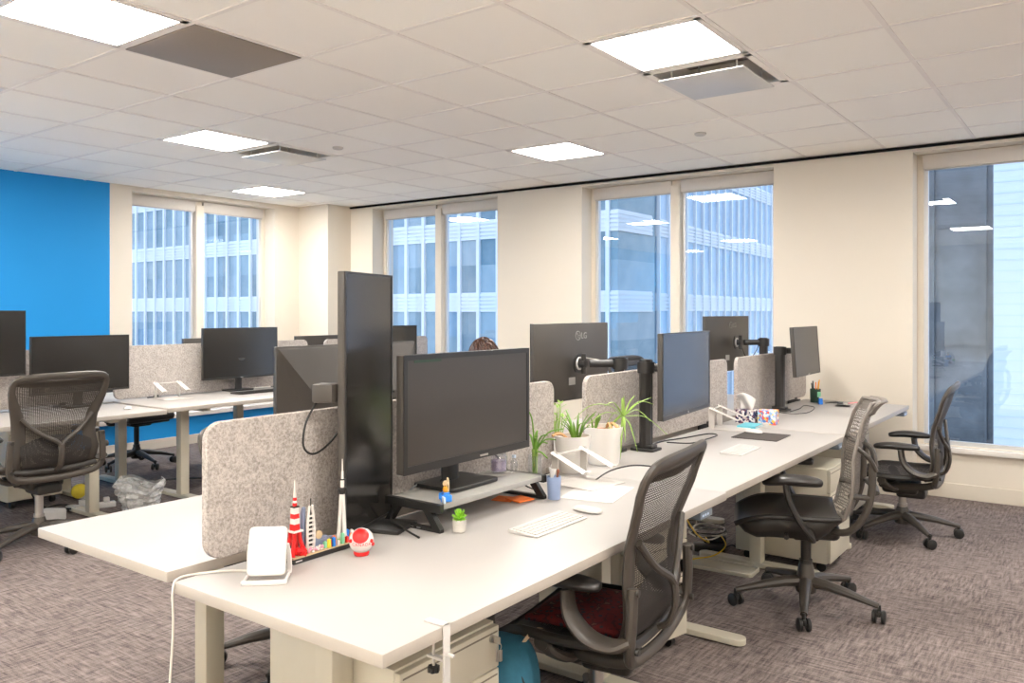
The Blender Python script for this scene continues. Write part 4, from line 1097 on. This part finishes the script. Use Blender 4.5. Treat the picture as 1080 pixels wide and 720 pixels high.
# sticky notes, cup, jar, tumbler
for lab, x, y, a in (('orange sticky note lying askew under the riser end', -1.825, 2.44, 15), ('orange sticky note lying partly over another beside the desk riser', -1.765, 2.455, -12)):
    m = MB(); m.box(-.038, .038, -.038, .038, 0, .003 if a > 0 else .005); o = m.build('sticky_note', M['orange'], smooth=0)
    thing('', lab, 'sticky note', (x, y, Z1+(0 if a > 0 else .0035)), math.radians(a), 'orange sticky notes', o=o)
r = thing('pen_cup', 'pale blue plastic cup holding a tissue and a brown stick, beside the riser', 'cup', (-1.678, 2.552, Z1))
m = MB(); m.lathe([(.022, 0), (.0235, .002), (.0275, .085), (.0255, .085), (.0215, .006), (.001, .006)], 24); m.build('cup', M['bluecup'], r)
m = MB(); m.grid(lambda u, v: V((-.008+.026*(u-.5)+.008*math.sin(5*v+3*u), .012*math.sin(4*u+2*v), .03+.085*v)), 8, 8); m.build('tissue', M['paper'], r, solid=.002)
m = MB(); m.tube([(.006, .003, .02), (.014, .006, .105)], .004, 8); m.sphere((.0145, .006, .104), (.006, .006, .009), 10); m.build('brush', M['brownstick'], r)
r = thing('candle_jar', 'clear jar with lilac wax on the far end of the desk riser', 'jar', (-1.878, 2.475, ZT+.0905))
m = MB(); m.lathe([(.030, 0), (.033, .003), (.033, .060), (.029, .066), (.029, .074), (.0265, .074), (.0265, .066), (.030, .058), (.030, .006), (.001, .006)], 24); m.build('glass', M['clear'], r)
m = MB(); m.lathe([(.001, .0065), (.0285, .0065), (.0285, .045), (.001, .045)], 24); m.build('wax', M['purple'], r)
m = MB(); m.cyl((0, 0, .0745), (0, 0, .082), .0305, seg=24); m.build('lid', M['clear'], r)
r = thing('small_bottle', 'small clear bottle standing next to the lilac jar', 'bottle', (-1.825, 2.500, ZT+.0905))
m = MB(); m.lathe([(.012, 0), (.014, .002), (.014, .040), (.007, .050), (.007, .056), (.001, .056)], 16); m.build('glass', M['clear'], r)
m = MB(); m.cyl((0, 0, .0565), (0, 0, .067), .008, seg=14); m.build('cap', M['mint2'], r)

def keyboard(lab, x, y, z, a, mat='white', w=.30, d=.112, top='keycap'):
    r = thing('keyboard', lab, 'keyboard', (x, y, z), a, 'computer keyboards')
    m = MB(); MXX = Matrix(((0, 0, 1, 0), (1, 0, 0, 0), (0, 1, 0, 0), (0, 0, 0, 1)))
    m.prism([(-d/2, 0), (d/2, 0), (d/2, .011), (-d/2, .004)], -w/2, w/2, MXX); m.build('case', M[mat], r, bevel=.0015)
    m = MB(); n = 14; kw = (w-.016)/n
    for row in range(5):
        yy = -d/2+.010+row*(d-.020)/5; zz = .0045+.0064*((yy+.5*(d-.02)/5+d/2)/d)
        k = 0
        while k < n:
            wd = 5 if (row == 0 and k == 4) else 1
            m.box(-w/2+.008+k*kw+.001, -w/2+.008+(k+wd)*kw-.001, yy+.001, yy+(d-.02)/5-.001, zz, zz+.0028); k += wd
    m.build('keys', M[top], r, smooth=0)
    return r
keyboard('slim white keyboard on the near desk in front of the riser', -1.485, 2.23, Z1, math.radians(90))
keyboard('slim white keyboard on the desk in front of the blue-reflecting monitor', -1.505, 4.00, Z2, math.radians(92))
keyboard('long black keyboard below the monitor at the blue wall window', -5.80, 4.28, .7462, math.radians(90), mat='mat', w=.44, d=.14, top='black')
def mouse(lab, x, y, z, a):
    r = thing('computer_mouse', lab, 'mouse', (x, y, z), a, 'white computer mice')
    m = MB()
    def f(u, v):
        t_ = v*PI; s_ = (2*u-1)
        yy = -.055*math.cos(t_); w = .029*math.sin(t_)**.45 if 0 < v < 1 else 0
        return V((s_*w, yy, .003+.017*math.sin(t_)**.6*(1-.65*s_*s_*s_*s_-.15*s_*s_) if 0 < v < 1 else .003))
    m.grid(f, 12, 16); m.build('shell', M['rwhite'], r, smooth=60)
    m = MB(); m.prism([(.026*math.cos(k*PI/10), .052*math.sin(k*PI/10)) for k in range(20)], 0, .0035); m.build('base', M['lgrey'], r)
mouse('white computer mouse beside the keyboard on the near desk', -1.477, 2.462, Z1, math.radians(85))
mouse('white computer mouse on the dark desk mat', -1.66, 4.62, Z2+.0035, math.radians(80))
mouse('white computer mouse on the desk at the blue wall, next to the chair back', -5.62, 3.05, .7362, math.radians(60))

def laptop_stand(lab, x, y, z, a):
    r = thing('laptop_stand', lab, 'laptop stand', (x, y, z), a, 'white laptop stands')
    m = MB(); m.box(-.015, .20, -.115, .115, 0, .0035, r=.001); m.build('base_plate', M['standwhite'], r)
    for e in (-1, 1):
        m = MB(); m.prism(rrect(.034, .128, .012, 4, 0, .064), -.003, .003, T(0, e*.095, .003) @ RX(90) ); up = m.build('upright', M['standwhite'], r, bevel=.001)
        m = MB(); m.tube([(-.012, e*.095, .126), (.155, e*.095, .062)], (.020, .006), 4, up=(0, 0, 1)); m.tube([(.155, e*.095, .062), (.168, e*.095, .072)], (.020, .005), 4, up=(0, 0, 1)); m.build('rest', M['standwhite'], up, smooth=0)
    m = MB(); m.tube([(0, -.095, .118), (0, .095, .118)], .005, 8); m.build('cross_rod', M['standwhite'], r)
laptop_stand('white laptop stand between the pale blue cup and the front mesh chair', -1.812, 2.875, Z1, math.radians(-6))
laptop_stand('white laptop stand behind the teal notebook under the felt divider', -1.93, 4.72, Z2, math.radians(8))
laptop_stand('white laptop stand on the desk below the blue wall window', -6.00, 3.58, .7458, math.radians(-4))
m = MB(); m.box(-.105, .105, -.148, .148, 0, .0012); o = m.build('paper_sheet', M['paper'], smooth=0)
thing('', 'white sheet of paper lying behind the computer mouse on the near desk', 'paper', (-1.60, 2.74, Z1), math.radians(12), o=o)

# plants ------------------------------------------------------------
def blade(m, pts, w, t=.0016, n=6):
    P = cr(pts, n); N = len(P)
    m.tube(P, [(w*(1-(k/(N-1))**2.2)*.9+w*.08, t) for k in range(N)], 6, up=(0, 0, 1))
def pot(r, R, h, wall=.006):
    m = MB(); m.lathe([(R*.74, 0), (R*.78, .004), (R, h), (R-wall, h), (R-wall*1.4, h-.022), (.001, h-.022)], 32); m.build('pot', M['pot'], r)
    m = MB(); m.lathe([(.001, h-.016), (R*.5, h-.014), (R-wall*1.6, h-.0205)], 24, cap=False); m.build('soil', M['soil'], r)
r = thing('potted_plant', 'white pot with upright spiky green leaves, nearer the pale blue cup', 'plant', (-1.905, 3.045, ZT-.0012), 0, 'white potted plants')
pot(r, .080, .160)
m = MB(); rnd = random.Random(11)
for k in range(15):
    a = rnd.uniform(0, 2*PI); s_ = rnd.uniform(.02, .075); h = rnd.uniform(.06, .125)
    b0 = V((.012+.018*math.cos(a), .01+.018*math.sin(a), .145)); d = V((math.cos(a), math.sin(a), 0))
    blade(m, [b0, b0+d*s_*.35+V((0, 0, h*.6)), b0+d*s_+V((0, 0, h))], .0065)
for e in ((.09, .05, .05), (.085, -.02, .075)): blade(m, [(.01, .01, .15), (e[0]*.5, e[1]*.5, .15+e[2]*.8), (e[0], e[1], .15+e[2])], .006)
m.build('leaf_tuft', M['green'], r)
m = MB()
for k in range(5):
    a = rnd.uniform(2.5, 4.2); m.tube(cr([(-.02, -.01, .145), (-.03+.03*math.cos(a), .03*math.sin(a), .163), (-.02+.075*math.cos(a), .075*math.sin(a), .158)], 4), .005, 6)
m.build('dry_leaf', M['dryleaf'], r)
r = thing('potted_plant', 'taller white pot with a spider plant trailing long arching leaves', 'plant', (-1.895, 3.30, Z2), 0, 'white potted plants')
pot(r, .092, .172)
m = MB()
for k in range(9):
    a = rnd.uniform(0, 2*PI); h = rnd.uniform(.05, .09); b0 = V((-.035+.012*math.cos(a), -.03+.012*math.sin(a), .155)); d = V((math.cos(a), math.sin(a), 0))
    blade(m, [b0, b0+d*.01+V((0, 0, h*.6)), b0+d*.022+V((0, 0, h))], .005)
m.build('leaf_tuft', M['green'], r)
m = MB()
for k in range(8):
    a = rnd.uniform(-1.2, 1.2); m.tube(cr([(.01, .0, .152), (.02+.02*math.cos(a), .02*math.sin(a), .19), (.03+.05*math.cos(a), .05*math.sin(a), .165)], 4), .004, 6)
m.build('dry_leaf', M['dryleaf'], r)
m = MB(); hub = V((.07, .06, .225))
m.tube(cr([(.02, .01, .155), (.045, .04, .20), hub], 5), .006, 6)
tips = [(.055, .075, .30), (.09, .03, .315), (.16, .17, .30), (.155, .20, .265), (.23, .19, .13), (.12, -.01, .11), (.10, -.02, .03), (-.03, -.10, .18), (.02, .16, .12), (.0, .02, .17), (.10, .12, .31), (.19, .10, .20), (.15, .05, .06), (.03, -.04, .27)]
for t_ in tips:
    t_ = V(t_); mid = (hub+t_)/2+V((0, 0, .035 if t_.z < .29 else .01)); blade(m, [hub-V((0, 0, .01)), mid, t_], .0068)
blade(m, [hub, hub+V((-.045, -.06, .045)), hub+V((-.10, -.13, .045)), hub+V((-.15, -.19, -.015))], .006)
m.build('long_leaves', M['pale_green'], r)
r = thing('glass_vase', 'clear glass vase of green aloe shoots beside the wide monitor', 'vase', (-1.925, 2.785, Z1))
m = MB(); m.lathe([(.026, 0), (.030, .004), (.030, .105), (.0275, .105), (.0275, .008), (.001, .008)], 24); m.build('glass', M['clear'], r)
m = MB()
for k in range(4): m.tube([(.006*math.cos(k*1.6), .006*math.sin(k*1.6), .012), (.010*math.cos(k*1.6), .010*math.sin(k*1.6), .13)], .005, 6)
m.build('stem', M['pale_green'], r)
m = MB()
for t_, w in (((-.015, -.02, .285), .006), ((.05, .02, .19), .009), ((.075, .045, .17), .008), ((-.05, .01, .19), .008), ((.03, -.03, .18), .009), ((.07, -.01, .10), .008), ((.10, .06, .215), .007), ((-.02, .05, .2), .008), ((.03, .05, .15), .008)):
    t_ = V(t_); blade(m, [(0, 0, .115), (t_.x*.45, t_.y*.45, .125+(t_.z-.12)*.65+.01), t_], w, .003)
m.build('leaf_tuft', M['green'], r)
r = thing('potted_plant', 'small leafy green plant seen through the gap between two felt dividers', 'plant', (-2.19, 3.35, Z1), 0, 'white potted plants')
pot(r, .055, .10)
m = MB()
for k in range(26):
    a = rnd.uniform(0, 2*PI); h = rnd.uniform(.04, .15); R_ = rnd.uniform(.01, .06)
    b0 = V((R_*.5*math.cos(a), R_*.5*math.sin(a), .085)); p = V((R_*math.cos(a), R_*math.sin(a), .10+h)); d = V((math.cos(a+1), math.sin(a+1), .5)).normalized()
    m.tube([b0, p], .0015, 5); m.tube([p, p+d*.014, p+d*.030], [(.002, .001), (.009, .001), (.001, .001)], 6, up=(0, 0, 1))
m.build('foliage', M['pale_green'], r)

# middle and end of the near row ------------------------------------
m = MB(); m.prism(rrect(.255, .275, .008, 4), 0, .003); o = m.build('desk_mat', M['mat']); thing('', 'dark rectangular desk mat on the near row beyond the white keyboard', 'mat', (-1.583, 4.525, Z2), math.radians(2), o=o)
r = thing('tissue_box', 'navy flower print tissue box with a white tissue standing up', 'tissue box', (-1.845, 5.04, Z2))
m = MB(); m.box(-.062, .062, -.06, .06, 0, .085, r=.002); m.build('carton', M['floral1'], r)
m = MB(); m.grid(lambda u, v: V((-.045+.085*u-.025*v+.03*u*v, -.01+.018*math.sin(5*u+3*v), .084+(.075+.03*math.sin(3*u+.5))*v)), 10, 10); m.build('tissue', M['paper'], r, solid=.002)
m = MB(); m.box(-.055, .055, -.055, .055, 0, .088, r=.002); o = m.build('tissue_carton', M['floral2']); thing('', 'bright blue and red flower print carton beside the navy tissue box', 'box', (-1.722, 5.05, Z2), math.radians(8), o=o)
r = thing('notebook', 'thin teal notebook in front of the tissue box', 'notebook', (-1.77, 4.865, Z2), math.radians(94))
m = MB(); m.box(-.085, .085, -.055, .055, 0, .003, r=.001); m.box(-.085, .085, -.055, .055, .011, .014, r=.001); m.box(-.085, -.082, -.055, .055, 0, .014); m.build('cover', M['teal'], r, smooth=0)
m = MB(); m.box(-.082, .083, -.053, .053, .003, .011); m.build('pages', M['paper'], r, smooth=0)
r = thing('pencil_cup', 'black mesh pencil cup with pens and an orange pencil near the cream pier', 'pencil cup', (-1.835, 6.46, Z2))
m = MB(); m.lathe([(.036, 0), (.038, .002), (.040, .105), (.038, .105), (.036, .005), (.001, .005)], 20); m.build('cup', M['darkgreen'], r)
m = MB(); m.box(.018, .0425, -.040, -.020, .045, .085, M=RZ(10)); m.build('label', M['mint'], r)
for k, (mt, dx, dy, h) in enumerate((('pencil', .02, .01, .175), ('pencil', .012, .022, .16), ('black', -.015, .0, .165), ('black', -.02, -.01, .15), ('orange', .0, .01, .155))):
    m = MB(); m.cyl((dx*.5, dy*.5, .008), (dx*1.3, dy*1.3, h), .0045, seg=8); m.build('pencil', M[mt], r)
r = thing('tape_dispenser', 'bright blue tape dispenser in front of the pencil cup', 'tape dispenser', (-1.772, 6.37, Z2), math.radians(20))
m = MB(); MXZ = Matrix(((0, 0, 1, 0), (1, 0, 0, 0), (0, 1, 0, 0), (0, 0, 0, 1))); m.prism([(-.045, 0), (.05, 0), (.055, .022), (.035, .02), (.02, .045), (-.02, .045), (-.04, .025)], -.014, .014, MXZ); m.build('body', M['bluefab'], r, bevel=.003)
m = MB(); m.cyl((-.010, 0, .036), (.010, 0, .036), .02, seg=18); m.build('tape_roll', M['rwhite'], r)
for lab, x, y, a, w, h in (('scrap of white paper on the desk end by the pencil cup', -1.60, 6.33, 10, .05, .07), ('white slip of paper at the wall end of the near row', -1.72, 6.56, -20, .04, .06)):
    m = MB(); m.box(-w, w, -h, h, 0, .0012); o = m.build('paper_sheet', M['paper'], smooth=0); thing('', lab, 'paper', (x, y, Z2), math.radians(a), o=o)
m = MB(); m.tube([(-.06, 0, .006), (.05, 0, .006), (.065, 0, .005)], [.005, .005, .0015], 8); o = m.build('marker', M['pink']); thing('', 'pink marker pen lying near the wall end of the desk', 'pen', (-1.58, 6.55, Z2), math.radians(70), o=o)
m = MB(); m.tube([(-.02, 0, .008), (.02, 0, .008)], (.012, .008), 10, up=(0, 0, 1)); m.tube(cr([(-.02, 0, .006), (-.06, .03, .004), (-.11, .0, .004)], 4), .002, 5); o = m.build('usb_adapter', M['black']); thing('', 'small black adapter with a short lead near the wall end of the desk', 'adapter', (-1.655, 6.47, Z2), math.radians(30), o=o)

def cable(lab, pts, mat='cable_black', rad=.0033, name='cable', n=6):
    m = MB(); m.tube(cr(pts, n), rad, 6); tag(m.build(name, M[mat]), lab, 'cable')
z = Z2+.0035
cable('black cable looping on the desk behind the blue-reflecting monitor', [(-1.93, 3.83, z), (-1.945, 4.03, z), (-1.90, 4.20, z), (-1.855, 4.42, z), (-1.79, 4.40, z), (-1.785, 4.20, z), (-1.80, 4.05, z), (-1.90, 3.98, z+.004)])
cable('black cable looping in front of the last monitor post', [(-1.80, 5.72, z), (-1.80, 5.95, z), (-1.83, 6.15, z), (-1.75, 6.12, z), (-1.70, 5.92, z), (-1.69, 5.72, z), (-1.76, 5.62, z), (-1.86, 5.66, z)])
cable('dark cable arching over the desk behind the white laptop stand', [(-1.72, 2.93, z+.001), (-1.70, 3.02, z+.028), (-1.66, 3.14, z+.036), (-1.61, 3.26, z+.018), (-1.57, 3.36, z)])
cable('thin black cable curving from the riser end to the vase', [(-1.90, 2.16, ZT+.10), (-1.935, 2.32, ZT+.175), (-1.94, 2.50, ZT+.16), (-1.935, 2.62, ZT+.06), (-1.88, 2.66, Z1+.004), (-1.80, 2.62, Z1+.004)])
cable('thin black cable running past the foot of the upright monitor', [(-1.72, 1.86, Z1+.0035), (-1.80, 1.875, Z1+.0165), (-1.90, 1.92, Z1+.035), (-1.945, 2.10, Z1+.10), (-1.945, 2.30, Z1+.08)])
# hook clamped to the desk edge
r = thing('desk_hook', 'white clamp hook on the front edge of the near desk', 'hook', (-1.20, 1.383, ZT))
m = MB(); m.box(-.055, .006, -.011, .011, .0006, .004, r=.001); m.box(.001, .006, -.011, .011, -.150, .004, r=.001)
m.box(.004, .040, -.011, .011, -.153, -.148, r=.001); m.box(.036, .041, -.011, .011, -.152, -.128, r=.001); m.box(.004, .026, -.004, .004, -.066, -.060, r=.001); m.box(-.05, .003, -.008, .008, -.080, -.074, r=.001)
m.build('bracket', M['white'], r)
m = MB(); m.cyl((-.035, 0, -.1), (-.035, 0, -.034), .0035, seg=10); m.build('screw', M['steel'], r)
m = MB()
for k in range(6): m.cyl((-.035+.009*math.cos(k*PI/3), .009*math.sin(k*PI/3), -.112), (-.035+.009*math.cos(k*PI/3), .009*math.sin(k*PI/3), -.100), .0055, seg=8)
m.cyl((-.035, 0, -.112), (-.035, 0, -.098), .010, seg=12); m.build('knob', M['black'], r)

# under the near row -------------------------------------------------
r = thing('backpack', 'blue canvas backpack with a beige strap on the floor beside the keyed drawer pedestal', 'bag', (-1.53, 2.025, 0), math.radians(12))
m = MB()
def bk(u, v):
    a = u*2*PI; t_ = v*PI; k = math.sin(t_)**.5 if 0 < v < 1 else 0
    ca, sa = math.cos(a), math.sin(a)
    return V((math.copysign(abs(ca)**.7, ca)*.115*k, math.copysign(abs(sa)**.7, sa)*.125*k, .21-.205*math.copysign(abs(math.cos(t_))**.75, math.cos(t_))))
m.grid(bk, 24, 18); m.build('sack', M['bluebag'], r, smooth=60)
m = MB(); m.tube(cr([(.06, .02, .39), (.085, .05, .425), (.105, .10, .41), (.11, .12, .36)], 5), (.012, .003), 8, up=(1, 0, 0)); m.build('strap', M['tan'], r)
m = MB(); m.tube(cr([(-.117, -.05, .16), (-.117, -.05, .28), (0, -.07, .40), (.10, -.06, .33), (.118, -.05, .2)], 5), .003, 6); m.build('zip', M['black'], r)
r = thing('shoulder_bag', 'dark grey canvas bag with a yellow tag behind the blue backpack', 'bag', (-1.88, 2.22, 0), math.radians(-8))
m = MB(); m.grid(lambda u, v: (lambda p: V((p.x*1.15, p.y*1.05, p.z*1.12)))(bk(u, v)), 24, 18); m.build('sack', M['greybag'], r, smooth=60)
m = MB(); m.box(.128, .132, .02, .06, .30, .34, r=.001); m.build('tag', M['yellow'], r)
r = thing('seat_cushion', 'dark red patterned cushion on the seat of the front mesh chair', 'cushion', (FRONT[0], FRONT[1], .441), FRONT[2])
m = MB(); m.grid(lambda u, v: V(((2*u-1)*.185, -.17+.34*v, .004+.020*(1-abs(2*u-1)**4)*(1-abs(2*v-1)**4))), 16, 16); m.build('pad', M['rug'], r, solid=.014)
r = thing('floor_tray', 'flat pale metal tray on the carpet under the middle desk', 'tray', (-1.80, 4.345, 0), math.radians(2))
m = MB(); m.prism(rrect(.50, .17, .03, 5), .001, .012); m.tube([V((x, y, .017)) for x, y in rrect(.49, .16, .03, 5)], .006, 6, closed=True); m.build('plate', M['cream_metal'], r)
r = thing('power_brick', 'black power brick lying in the cable tangle under the middle desk', 'power adapter', (-1.93, 4.62, .0), math.radians(30))
m = MB(); m.box(-.09, .09, -.035, .035, .001, .045, r=.006); m.box(-.03, .10, .0, .06, .046, .085, r=.006); m.build('case', M['black'], r)
m = MB(); m.tube(cr([(.09, 0, .02), (.14, .03, .03), (.18, .0, .01)], 4), .004, 6); m.build('lead', M['cable_black'], r)
cable('yellow network cable running along the floor tray under the middle desk', [(-2.05, 3.95, .03), (-1.95, 4.10, .020), (-1.90, 4.28, .036), (-1.82, 4.42, .040), (-1.80, 4.55, .07), (-1.88, 4.66, .10)], 'cable_yellow', .004)
cable('yellow network cable dropping from the desk control down to the tangle', [(-1.33, 2.95, .66), (-1.48, 3.25, .58), (-1.68, 3.75, .40), (-1.80, 4.15, .22), (-1.86, 4.45, .10), (-1.95, 4.60, .09)], 'cable_yellow', .004)
cable('white cable sloping from the underside of the desk to the tangle', [(-1.98, 4.05, .69), (-1.96, 4.05, .40), (-1.97, 4.02, .15), (-1.99, 4.0, .01)], 'cable_white', .004)
rnd = random.Random(21)
for k in range(4):
    c0 = V((-1.92, 4.60, .06)); pts = []
    for q in range(7): a = q*1.3+k; pts.append(c0+V((.13*math.cos(a)*(.6+.4*rnd.random()), .14*math.sin(a), .035+.06*rnd.random())))
    cable(['pale cable loop on top of the tangle under the middle desk', 'grey cable coil inside the tangle under the middle desk', 'pale cable coil leaning on the black power brick', 'thin black cable coil around the power brick'][k], pts, ['cable_white', 'cable_grey', 'cable_white', 'cable_black'][k], .004)
cable('white cable hanging straight down behind the middle desk', [(-2.02, 4.55, .70), (-2.03, 4.57, .45), (-2.0, 4.60, .15)], 'cable_white', .003)
# by the blue wall desks
m = MB(); m.sphere((0, 0, .058), (.06, .06, .057), 16); o = m.build('foam_ball', M['yellow']); thing('', 'yellow foam ball on the floor behind the desk leg by the mesh chair', 'ball', (-6.33, 3.06, 0), o=o)
r = thing('power_adapter', 'white power adapter on the floor next to the mesh chair base', 'power adapter', (-5.80, 2.62, 0), math.radians(35))
m = MB(); m.box(-.075, .075, -.05, .05, .001, .085, r=.016, seg=3); m.build('case', M['white'], r)
m = MB(); m.tube(cr([(.0, .05, .04), (-.03, .12, .06), (-.10, .22, .02), (-.2, .25, .01)], 5), .006, 6); m.build('lead', M['cable_black'], r)
r = thing('power_strip', 'white power strip with plugs on the floor by the desk leg', 'power strip', (-5.93, 2.97, 0), math.radians(70))
m = MB(); m.box(-.14, .14, -.028, .028, .001, .04, r=.006); m.build('case', M['white'], r)
for k in range(3): m = MB(); m.box(-.10+k*.08, -.06+k*.08, -.02, .02, .0405, .075, r=.006); m.build('plug', M['lgrey' if k % 2 else 'white'], r)
cable('black cable coiled on the floor behind the power adapter', [(-6.05, 2.55, .35), (-6.0, 2.60, .12), (-5.95, 2.75, .02), (-6.08, 2.90, .012), (-6.22, 2.84, .012), (-6.12, 2.70, .012), (-5.93, 2.84, .03)], 'cable_black', .006)
cable('black cable crossing the floor under the blue wall window desk', [(-5.62, 3.2, .008), (-5.85, 3.28, .008), (-6.2, 3.38, .008), (-6.45, 3.66, .008), (-6.3, 4.0, .008), (-5.8, 4.2, .008)], 'cable_black', .007)
r = thing('plastic_bag', 'crumpled clear plastic bin bag on the carpet beyond the free desk corner', 'bag', (-5.55, 3.10, 0), math.radians(20))
m = MB(); rnd = random.Random(4); nz = [[rnd.uniform(.85, 1.15) for _ in range(25)] for _ in range(12)]
def bag(u, v):
    i, j = int(u*24) % 24, int(v*11); k = nz[j][i]; a = u*2*PI
    R_ = (.09+.07*v)*k if v < 1 else .15*k
    return V((R_*1.15*math.cos(a), R_*math.sin(a)*.9, .002+.225*v*(1+.12*math.sin(3*a)*v)))
m.grid(bag, 24, 11); m.build('film', M['film'], r, smooth=20)
# ------------------------------------------------------------------ the person behind the wide monitor
PX, PY = -3.19, 3.955
r = thing('person', 'person with brown hair seated behind the wide landscape monitor, only the hair showing', 'person', (PX, PY, 0), math.radians(-90))
def skinned(name, verts, edges, radii, mat, parent, root=0, sub=2):
    me = bpy.data.meshes.new(name); me.from_pydata(verts, edges, []); o = bpy.data.objects.new(name, me); COL.objects.link(o); o.parent = parent
    k = o.modifiers.new('skin', 'SKIN'); k.use_smooth_shade = True
    for i, rr in enumerate(radii): me.skin_vertices[0].data[i].radius = rr if isinstance(rr, tuple) else (rr, rr)
    me.skin_vertices[0].data[root].use_root = True
    if sub: q = o.modifiers.new('sub', 'SUBSURF'); q.levels = q.render_levels = sub
    me.materials.append(mat); return o
# faces local +y, seat surface at .43
vs = [(0, 0, .53), (0, .01, .68), (0, .015, .82), (0, .02, .92), (0, .045, 1.00), (0, .06, 1.04)]
rs = [(.150, .105), (.135, .09), (.150, .10), (.120, .08), (.050, .05), (.052, .055)]
es = [(0, 1), (1, 2), (2, 3), (3, 4), (4, 5)]
def add(p, r_, par): vs.append(p); rs.append(r_); es.append((par, len(vs)-1)); return len(vs)-1
for s_ in (-1, 1):
    a = add((s_*.165, .02, .90), .052, 3); a = add((s_*.20, .06, .78), .046, a); a = add((s_*.215, .11, .68), .042, a); a = add((s_*.19, .24, .735), .034, a); a = add((s_*.17, .335, .765), (.026, .022), a)
    palm = add((s_*.165, .385, .768), (.036, .016), a)
    a = add((s_*.09, .06, .52), .078, 0); a = add((s_*.11, .25, .53), .072, a); a = add((s_*.12, .42, .51), .058, a); a = add((s_*.12, .44, .30), .050, a); a = add((s_*.12, .43, .10), .036, a); a = add((s_*.125, .50, .04), (.036, .032), a); add((s_*.13, .60, .035), (.036, .024), a)
body = skinned('body', vs, es, rs, M['skin'], r)
for s_ in (-1, 1):
    for k, (dx, ln) in enumerate(((-.024, .066), (-.008, .075), (.008, .070), (.023, .055))):
        x0 = s_*.165+dx
        skinned('finger', [(x0, .405, .768), (x0+dx*.15, .405+ln*.5, .772), (x0+dx*.2, .405+ln*.8, .762), (x0+dx*.2, .405+ln, .750)], [(0, 1), (1, 2), (2, 3)], [.009, .0085, .008, .006], M['skin'], body, sub=1)
    x0 = s_*.165-s_*.03
    skinned('thumb', [(x0, .375, .764), (x0-s_*.022, .40, .760), (x0-s_*.028, .425, .755)], [(0, 1), (1, 2)], [.0105, .0095, .007], M['skin'], body, sub=1)
# head with its face
hd = V((0, .075, 1.132))
m = MB()
def head(u, v):
    a = u*2*PI; t_ = v*PI; k = math.sin(t_); z = -math.cos(t_)
    x, y = k*math.sin(a), k*math.cos(a)
    w = .073*(1-.16*max(0, -z)); d = .094*(1-.06*max(0, -z))
    jaw = max(0, -z-.15)
    p = V((x*w*(1-.28*jaw), y*d*(1-.12*jaw)+(.014*jaw if y > 0 else -.010*jaw), z*.118))
    if y > .6:
        p.y += .021*math.exp(-((x*w)/.012)**2-((p.z+.018)/.020)**2)          # nose
        p.y -= .007*(math.exp(-((abs(p.x)-.030)/.014)**2-((p.z-.010)/.012)**2))  # eye sockets
        p.y += .006*math.exp(-((p.x)/.022)**2-((p.z+.058)/.007)**2)           # lips
    return hd+p
m.grid(head, 40, 32); h_ = m.build('head', M['skin'], r, smooth=60, weld=True)
for s_ in (-1, 1):
    m = MB(); m.sphere(hd+V((s_*.030, .079, .010)), .0115, 12); m.build('eye', M['rwhite'], h_)
    m = MB(); m.sphere(hd+V((s_*.073, -.005, -.005)), (.010, .019, .030), 12); m.build('ear', M['skin'], h_)
m = MB(); m.tube(cr([hd+V((-.024, .083, -.060)), hd+V((0, .093, -.061)), hd+V((.024, .083, -.060))], 4), (.004, .003), 6); m.build('mouth', M['lip'], h_)
m = MB(); rnd = random.Random(2)
def hair(u, v):
    a = u*2*PI; t_ = .30*PI+v*.70*PI if abs(((u+.5) % 1)-.5) > .17 else .62*PI+v*.38*PI
    k = math.sin(t_); z = -math.cos(t_); n_ = 1+.03*math.sin(23*a+6*v)+.02*math.sin(41*a)
    return hd+V((k*math.sin(a)*.084*n_, k*math.cos(a)*.104*n_-.004, z*.130*n_+.002))
m.grid(hair, 72, 20); m.build('hair', M['hair'], h_, smooth=60, solid=.006)
m = MB()
for k in range(46):
    a = rnd.uniform(0, 2*PI); e = rnd.uniform(.55, 1.35)
    p0 = hd+V((math.cos(a)*math.cos(e)*.084, math.sin(a)*math.cos(e)*.104, math.sin(e)*.130)); a2 = a+rnd.uniform(.3, .7); e2 = e-rnd.uniform(.3, .6)
    p1 = hd+V((math.cos(a2)*math.cos(e2)*.091, math.sin(a2)*math.cos(e2)*.111, math.sin(e2)*.137))
    m.tube([p0, (p0+p1)/2*1.0+V((0, 0, .008)), p1], [.006, .007, .003], 5)
m.build('hair_locks', M['hair'], h_)
# clothes follow the body
tv = [(0, 0, .55), (0, .01, .68), (0, .015, .82), (0, .02, .915), (0, .035, .965)]; tr_ = [(.162, .117), (.148, .103), (.163, .112), (.132, .092), (.064, .062)]; te = [(0, 1), (1, 2), (2, 3), (3, 4)]
for s_ in (-1, 1):
    n0 = len(tv); tv += [(s_*.165, .02, .90), (s_*.20, .06, .78), (s_*.215, .11, .68), (s_*.195, .22, .725), (s_*.178, .295, .752)]; tr_ += [.062, .056, .052, .045, .038]; te += [(3, n0), (n0, n0+1), (n0+1, n0+2), (n0+2, n0+3), (n0+3, n0+4)]
skinned('sweater', tv, te, tr_, M['shirt'], body)
tv = [(0, 0, .53)]; tr_ = [(.155, .11)]; te = []
for s_ in (-1, 1):
    n0 = len(tv); tv += [(s_*.09, .06, .52), (s_*.11, .25, .53), (s_*.12, .42, .51), (s_*.12, .44, .30), (s_*.12, .43, .12)]; tr_ += [.086, .080, .067, .060, .052]; te += [(0, n0), (n0, n0+1), (n0+1, n0+2), (n0+2, n0+3), (n0+3, n0+4)]
skinned('trousers', tv, te, tr_, M['denim'], body)
for s_ in (-1, 1): skinned('shoe', [(s_*.125, .41, .05), (s_*.125, .50, .045), (s_*.13, .615, .04)], [(0, 1), (1, 2)], [(.045, .045), (.046, .042), (.044, .032)], M['black'], body)
